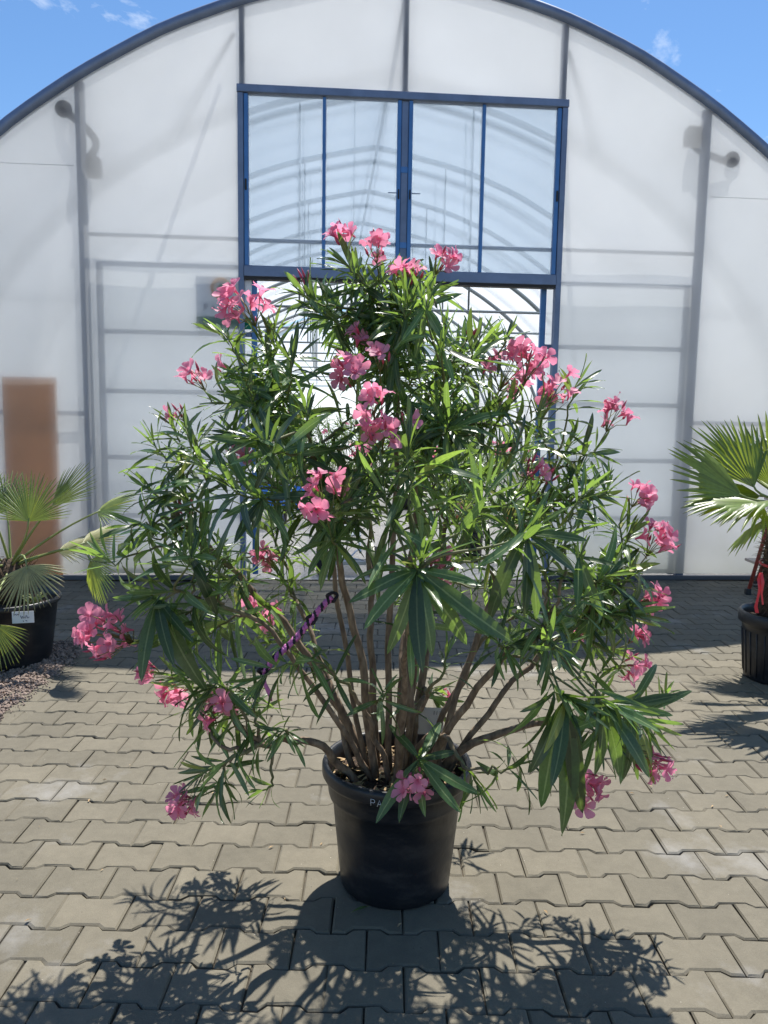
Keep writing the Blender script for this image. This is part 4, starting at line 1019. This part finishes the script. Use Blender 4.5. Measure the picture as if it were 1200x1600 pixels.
def PRf(hu, hv, hy, tu, tv, ty, R_, nrmv, **k):
    H = at(hu, hv, hy); Tq = at(tu, tv, ty); k.setdefault('m', 'leaf_palm_dark'); k['split'] = .6; k['nseg'] = int(k['nseg'] * .68); frond(PR, RPp, CR, H, Tq - H, np.array(nrmv, float), R_, prad=.009, **k)
PRf(1160, 775, 4.12, 1050, 712, 4.05, .48, (.25, -.75, .6), seed=21, spread=rad(100), nseg=24, droop=.06, wmul=1.1)
PRf(1178, 762, 4.25, 1140, 662, 4.3, .42, (.1, -1, .2), seed=22, spread=rad(95), nseg=22, droop=.05)
PRf(1190, 786, 4.0, 1065, 793, 3.85, .45, (0, -.25, 1), seed=23, spread=rad(120), nseg=26, droop=.35)
PRf(1205, 760, 4.3, 1215, 660, 4.35, .42, (0, -1, .3), seed=24, spread=rad(130), nseg=28, droop=.05)
PRf(1175, 745, 4.4, 1095, 672, 4.5, .44, (.2, -1, .3), seed=31, spread=rad(110), nseg=30, droop=.06)
PRf(1188, 775, 4.5, 1100, 770, 4.6, .42, (0, -.5, 1), seed=32, spread=rad(120), nseg=30, droop=.15)
PRf(1262, 765, 4.2, 1350, 690, 4.2, .5, (-.3, -.8, .6), seed=25, spread=rad(150), nseg=30, droop=.1)
PRf(1262, 790, 4.1, 1370, 800, 4.0, .5, (0, -.3, 1), seed=26, spread=rad(160), nseg=30, droop=.35)
PRf(1215, 800, 4.45, 1150, 845, 4.6, .36, (.2, -.3, 1), seed=27, spread=rad(170), nseg=28, droop=.5)
PRf(1225, 780, 3.95, 1230, 790, 3.45, .45, (0, .4, 1), seed=28, spread=rad(170), nseg=30, droop=.4)
PRf(1250, 735, 4.4, 1290, 650, 4.7, .45, (0, -.6, .8), seed=29, spread=rad(160), nseg=30, droop=.1)
PRf(1185, 748, 4.5, 1150, 700, 4.9, .42, (0, -.6, .8), seed=30, spread=rad(150), nseg=30, droop=.1)
rb = thing('red_ribbon', 'red ribbon tied round the hairy palm trunk', 'ribbon', at(1186, 930, 4.16))
o0 = at(1186, 930, 4.16)
def ribbon(pts, wdt):
    m_ = MB(); P = np.array(pts); V = []
    for i, p in enumerate(P): V += [p + (-wdt / 2, .004 * math.sin(i * 1.7), 0), p + (wdt / 2, -.004 * math.sin(i * 1.7), .002)]
    F = [(2 * i, 2 * i + 1, 2 * i + 3, 2 * i + 2) for i in range(len(P) - 1)]; m_.add(V, F); return m_
ribbon([at(1189, 895, 4.15), at(1186, 905, 4.13), at(1187, 920, 4.12), at(1184, 935, 4.12), at(1181, 948, 4.13), at(1183, 958, 4.13)], .017).build('tail', M['red'], rb, o0, o0)
ribbon([at(1190, 896, 4.13), at(1192, 910, 4.11), at(1190, 928, 4.12), at(1192, 945, 4.12)], .013).build('loop', M['red'], rb, o0, o0)
mb = MB(); mb.tube([TRK[1] + np.array([.088 * math.cos(a), .088 * math.sin(a), .16 + .01 * math.sin(a)]) for a in np.linspace(0, 6.28, 26)], .008, 5, cap=False); mb.build('band', M['red'], rb, o0, o0)

# stepladder by the wall
s0 = gnd(1168, 912); s0[1] = 6.45; s0[0] = at(1170, 912, 6.45)[0]; s0[2] = 0
ld = thing('stepladder', 'folding stepladder with red-brown rails standing behind the windmill palm', 'stepladder', s0)
def rail(p, q, m_, nm, r=.016):
    b = MB(); b.tube([np.array(p) + s0, np.array(q) + s0], r, 6); return b.build(nm, m_, ld, s0, s0)
for y in (0, .38):
    fx = y * .6
    rr_ = rail((fx, y * .9, .02), (.30 + fx, y * .55 + .06, 1.25), M['redplastic'], 'front_rail')
    b = MB(); b.bbox(s0[0] + fx - .025, s0[0] + fx + .02, s0[1] + y * .9 - .02, s0[1] + y * .9 + .02, 0, .05); b.build('foot', M['seal'], rr_, s0, s0, smooth=False)
    rail((.85, y * .9, .0), (.46, y * .55 + .06, 1.2), M['alu'], 'rear_rail')
for k in range(4):
    t = .2 + .22 * k; b = MB(); x = .30 * t + .06; b.bbox(s0[0] + x - .02, s0[0] + x + .14, s0[1] + .04, s0[1] + .32, 1.25 * t - .012, 1.25 * t + .012); b.build('step', M['alu'], ld, s0, s0, smooth=False)
b = MB(); b.bbox(s0[0] + .36, s0[0] + .60, s0[1] + .05, s0[1] + .29, 1.24, 1.27); b.build('platform', M['alu'], ld, s0, s0, smooth=False)
rail((.03, .02, .08), (.82, .02, .08), M['alu'], 'brace', .008)

fp = gnd(548, 1432); fv, ff, fu = LEAVES[9]
b = MB(); Rz = np.array(Matrix.Rotation(rad(-50), 3, 'Z')); b.add((fv * .07) @ Rz.T + fp + (0, 0, .012), ff, fu)
tag(b.build('fallen_leaf', M['leaf'], None, fp), 'fallen green leaf on the paving at the foot of the pot', 'leaf')
# ------------------------------------------------------------------ inside the greenhouse
hx = (gnd(500, 906) + gnd(582, 902)) / 2; hx = np.array([-.33, 7.02, 0])
tr = thing('trolley', 'two-wheeled zinc trolley with fat black tyres in the doorway', 'trolley', hx); tr.rotation_euler = (0, 0, GYAW)
for sx in (-1, 1):
    t_ = MB(); t_.lathe([(.05, -.05), (.11, -.055), (.13, -.04), (.135, 0), (.13, .04), (.11, .055), (.05, .05)], 28)
    wme = put('wheel', t_.mesh('wheel', M['tyre']), tr, (sx * .235, 0, .135)); wme.rotation_euler = (0, rad(90), 0)
    t_ = MB(); t_.lathe([(.001, -.03), (.05, -.035), (.05, .035), (.001, .03)], 18); put('rim', t_.mesh('rim', M['zinc']), wme)
t_ = MB(); t_.tube([(-.2, 0, .135), (.2, 0, .135)], .012, 8); t_.build('axle', M['zinc'], tr)
t_ = MB(); t_.bbox(-.17, .17, -.05, -.02, .10, .14); t_.build('crossbar', M['zinc'], tr, smooth=False)
for sx in (-1, 1):
    t_ = MB(); t_.tube([(sx * .15, -.03, .14), (sx * .02, .0, .16), (sx * .12, .06, .26)], .011, 6); t_.build('strut', M['zinc'], tr)
    t_ = MB(); t_.tube([(sx * .12, .06, .2), (sx * .12, .5, .34), (sx * .12, .9, .36)], .012, 6); t_.build('side_rail', M['zinc'], tr)
t_ = MB(); t_.bbox(-.13, .13, .1, .85, .345, .36); t_.build('deck', M['zinc'], tr, smooth=False)
t_ = MB(); t_.tube([(-.12, .88, .36), (-.12, .98, .8), (.12, .98, .8), (.12, .88, .36)], .012, 6); t_.build('handle', M['zinc'], tr)

def shrub(pos, h, width, seed, label, flowers, potr=.16, ntip=26, group=None, nm='greenhouse_oleander', cat='oleander'):
    r = np.random.default_rng(seed); bs = Bush(pos, seed); pos = np.array(pos, float)
    t = thing(nm, label, cat, pos, group)
    p_ = MB(); p_.lathe([(0, .008), (potr * .78, .008), (potr * .8, 0), (potr * .95, .27), (potr * 1.02, .275), (potr * 1.02, .31), (potr * .96, .31), (potr * .93, .27), (.001, .27)], 28, pos); p_.build('pot', M['pot'], t, pos, pos)
    st = MB()
    hs = []
    for k in range(ntip):
        a = r.uniform(0, 6.3); rr = width * math.sqrt(r.uniform(.05, 1)); z = .3 + (h - .3) * r.uniform(.3, 1) * (1 - .35 * (rr / width) ** 2)
        tip = pos + np.array([rr * math.cos(a), rr * math.sin(a), z]); b0 = pos + np.array([.06 * math.cos(a), .06 * math.sin(a), .26])
        td = nrm([math.cos(a) * rr / width, math.sin(a) * rr / width, .9]); path = bez(b0, b0 + np.array([0, 0, .35 * z]), tip - td * .25, tip, 10)
        st.tube(path, np.linspace(.007, .003, 10), 5, ripe=np.linspace(.2, .9, 10)); bs.foliate(path, 8, .04, .10, .17, droop=.5)
        if k < flowers: hs.append((tip, td))
    st.build('stems', M['bark'], t, pos, pos, kind='stuff')
    leaf_mb(bs.leaves).build('foliage', M['leaf'], t, pos, pos, kind='stuff')
    for (tip, td) in hs: flower_head((0, 0, 0, 26, 5, 2), tip, td, t, pos, r, 1.0)
G_ = 'potted oleanders inside the greenhouse'
LB = 'potted pink oleander standing inside the greenhouse, seen through the doorway'
for k, (x, y, h, wd, fl_) in enumerate(((-1.75, 4.9, 1.8, .55, 3), (-.95, 5.6, 1.75, .55, 3), (-.1, 6.1, 1.7, .55, 2), (.75, 5.6, 1.6, .5, 4), (1.6, 4.6, 1.6, .5, 5), (2.4, 4.0, 1.6, .5, 4), (-2.5, 4.2, 1.8, .5, 2), (1.2, 7.2, 1.8, .55, 2), (-1.2, 4.0, 1.6, .5, 2), (-.45, 7.6, 2.0, .6, 3), (.35, 8.2, 2.0, .6, 2), (2.1, 6.6, 1.9, .6, 3), (-1.6, 7.0, 2.0, .6, 2))):
    shrub(gl(x, y), h, wd, 60 + k, LB, fl_, group=G_)
shrub(gl(.98, .95), 1.0, .32, 71, 'small potted oleander just inside the doorway by the blue jamb', 2, potr=.12, ntip=14)
for k, (u, v) in enumerate(((700, 806), (722, 812), (800, 818))):
    p = gnd(u, v); t = thing('barrel_cactus', 'round yellow barrel cactus in a terracotta bowl inside the greenhouse', 'cactus', p, 'barrel cacti inside the greenhouse')
    b = MB(); b.lathe([(0, .005), (.09, 0), (.13, .10), (.14, .10), (.14, .12), (.12, .12), (.001, .11)], 24, p); b.build('bowl', M['terracotta'], t, p, p)
    b = MB(); n = 32; V = []
    for i in range(9):
        el = -1.2 + 2.7 * i / 8; 
        for j in range(n):
            a = 2 * math.pi * j / n; rr = .125 * math.cos(el) * (1 + .07 * math.cos(a * 16)); V.append((p[0] + rr * math.cos(a), p[1] + rr * math.sin(a), .20 + .11 * math.sin(el)))
    b.add(V, [(i * n + j, i * n + (j + 1) % n, (i + 1) * n + (j + 1) % n, (i + 1) * n + j) for i in range(8) for j in range(n)]); b.build('body', M['cactus'], t, p, p)
bp_ = gnd(418, 822); bt = thing('wheelbarrow', 'blue plastic wheelbarrow parked among the greenhouse plants', 'wheelbarrow', bp_); bt.rotation_euler = (0, 0, .5)
b = MB(); V = [(-.30, -.22, .30), (.30, -.22, .26), (.30, .22, .26), (-.30, .22, .30), (-.42, -.32, .55), (.45, -.32, .52), (.45, .32, .52), (-.42, .32, .55)]
b.add(V, [(3, 2, 1, 0), (0, 1, 5, 4), (1, 2, 6, 5), (2, 3, 7, 6), (3, 0, 4, 7)]); b.build('tray', M['blueplastic'], bt, smooth=False)
b = MB(); b.lathe([(.06, -.04), (.15, -.04), (.165, 0), (.15, .04), (.06, .04)], 24); o = put('wheel', b.mesh('wheel', M['tyre']), bt, (-.5, 0, .165)); o.rotation_euler = (rad(90), 0, 0)
for sy in (-.2, .2):
    b = MB(); b.tube([(-.5, sy * .3, .165), (-.2, sy, .28), (.4, sy * 1.2, .25), (.85, sy * 1.4, .5)], .016, 6); b.build('handle', M['blueplastic'], bt)
    b = MB(); b.tube([(.25, sy, .26), (.32, sy, .0)], .014, 6); b.build('leg', M['steel'], bt)
print('total objects', len(S.objects))
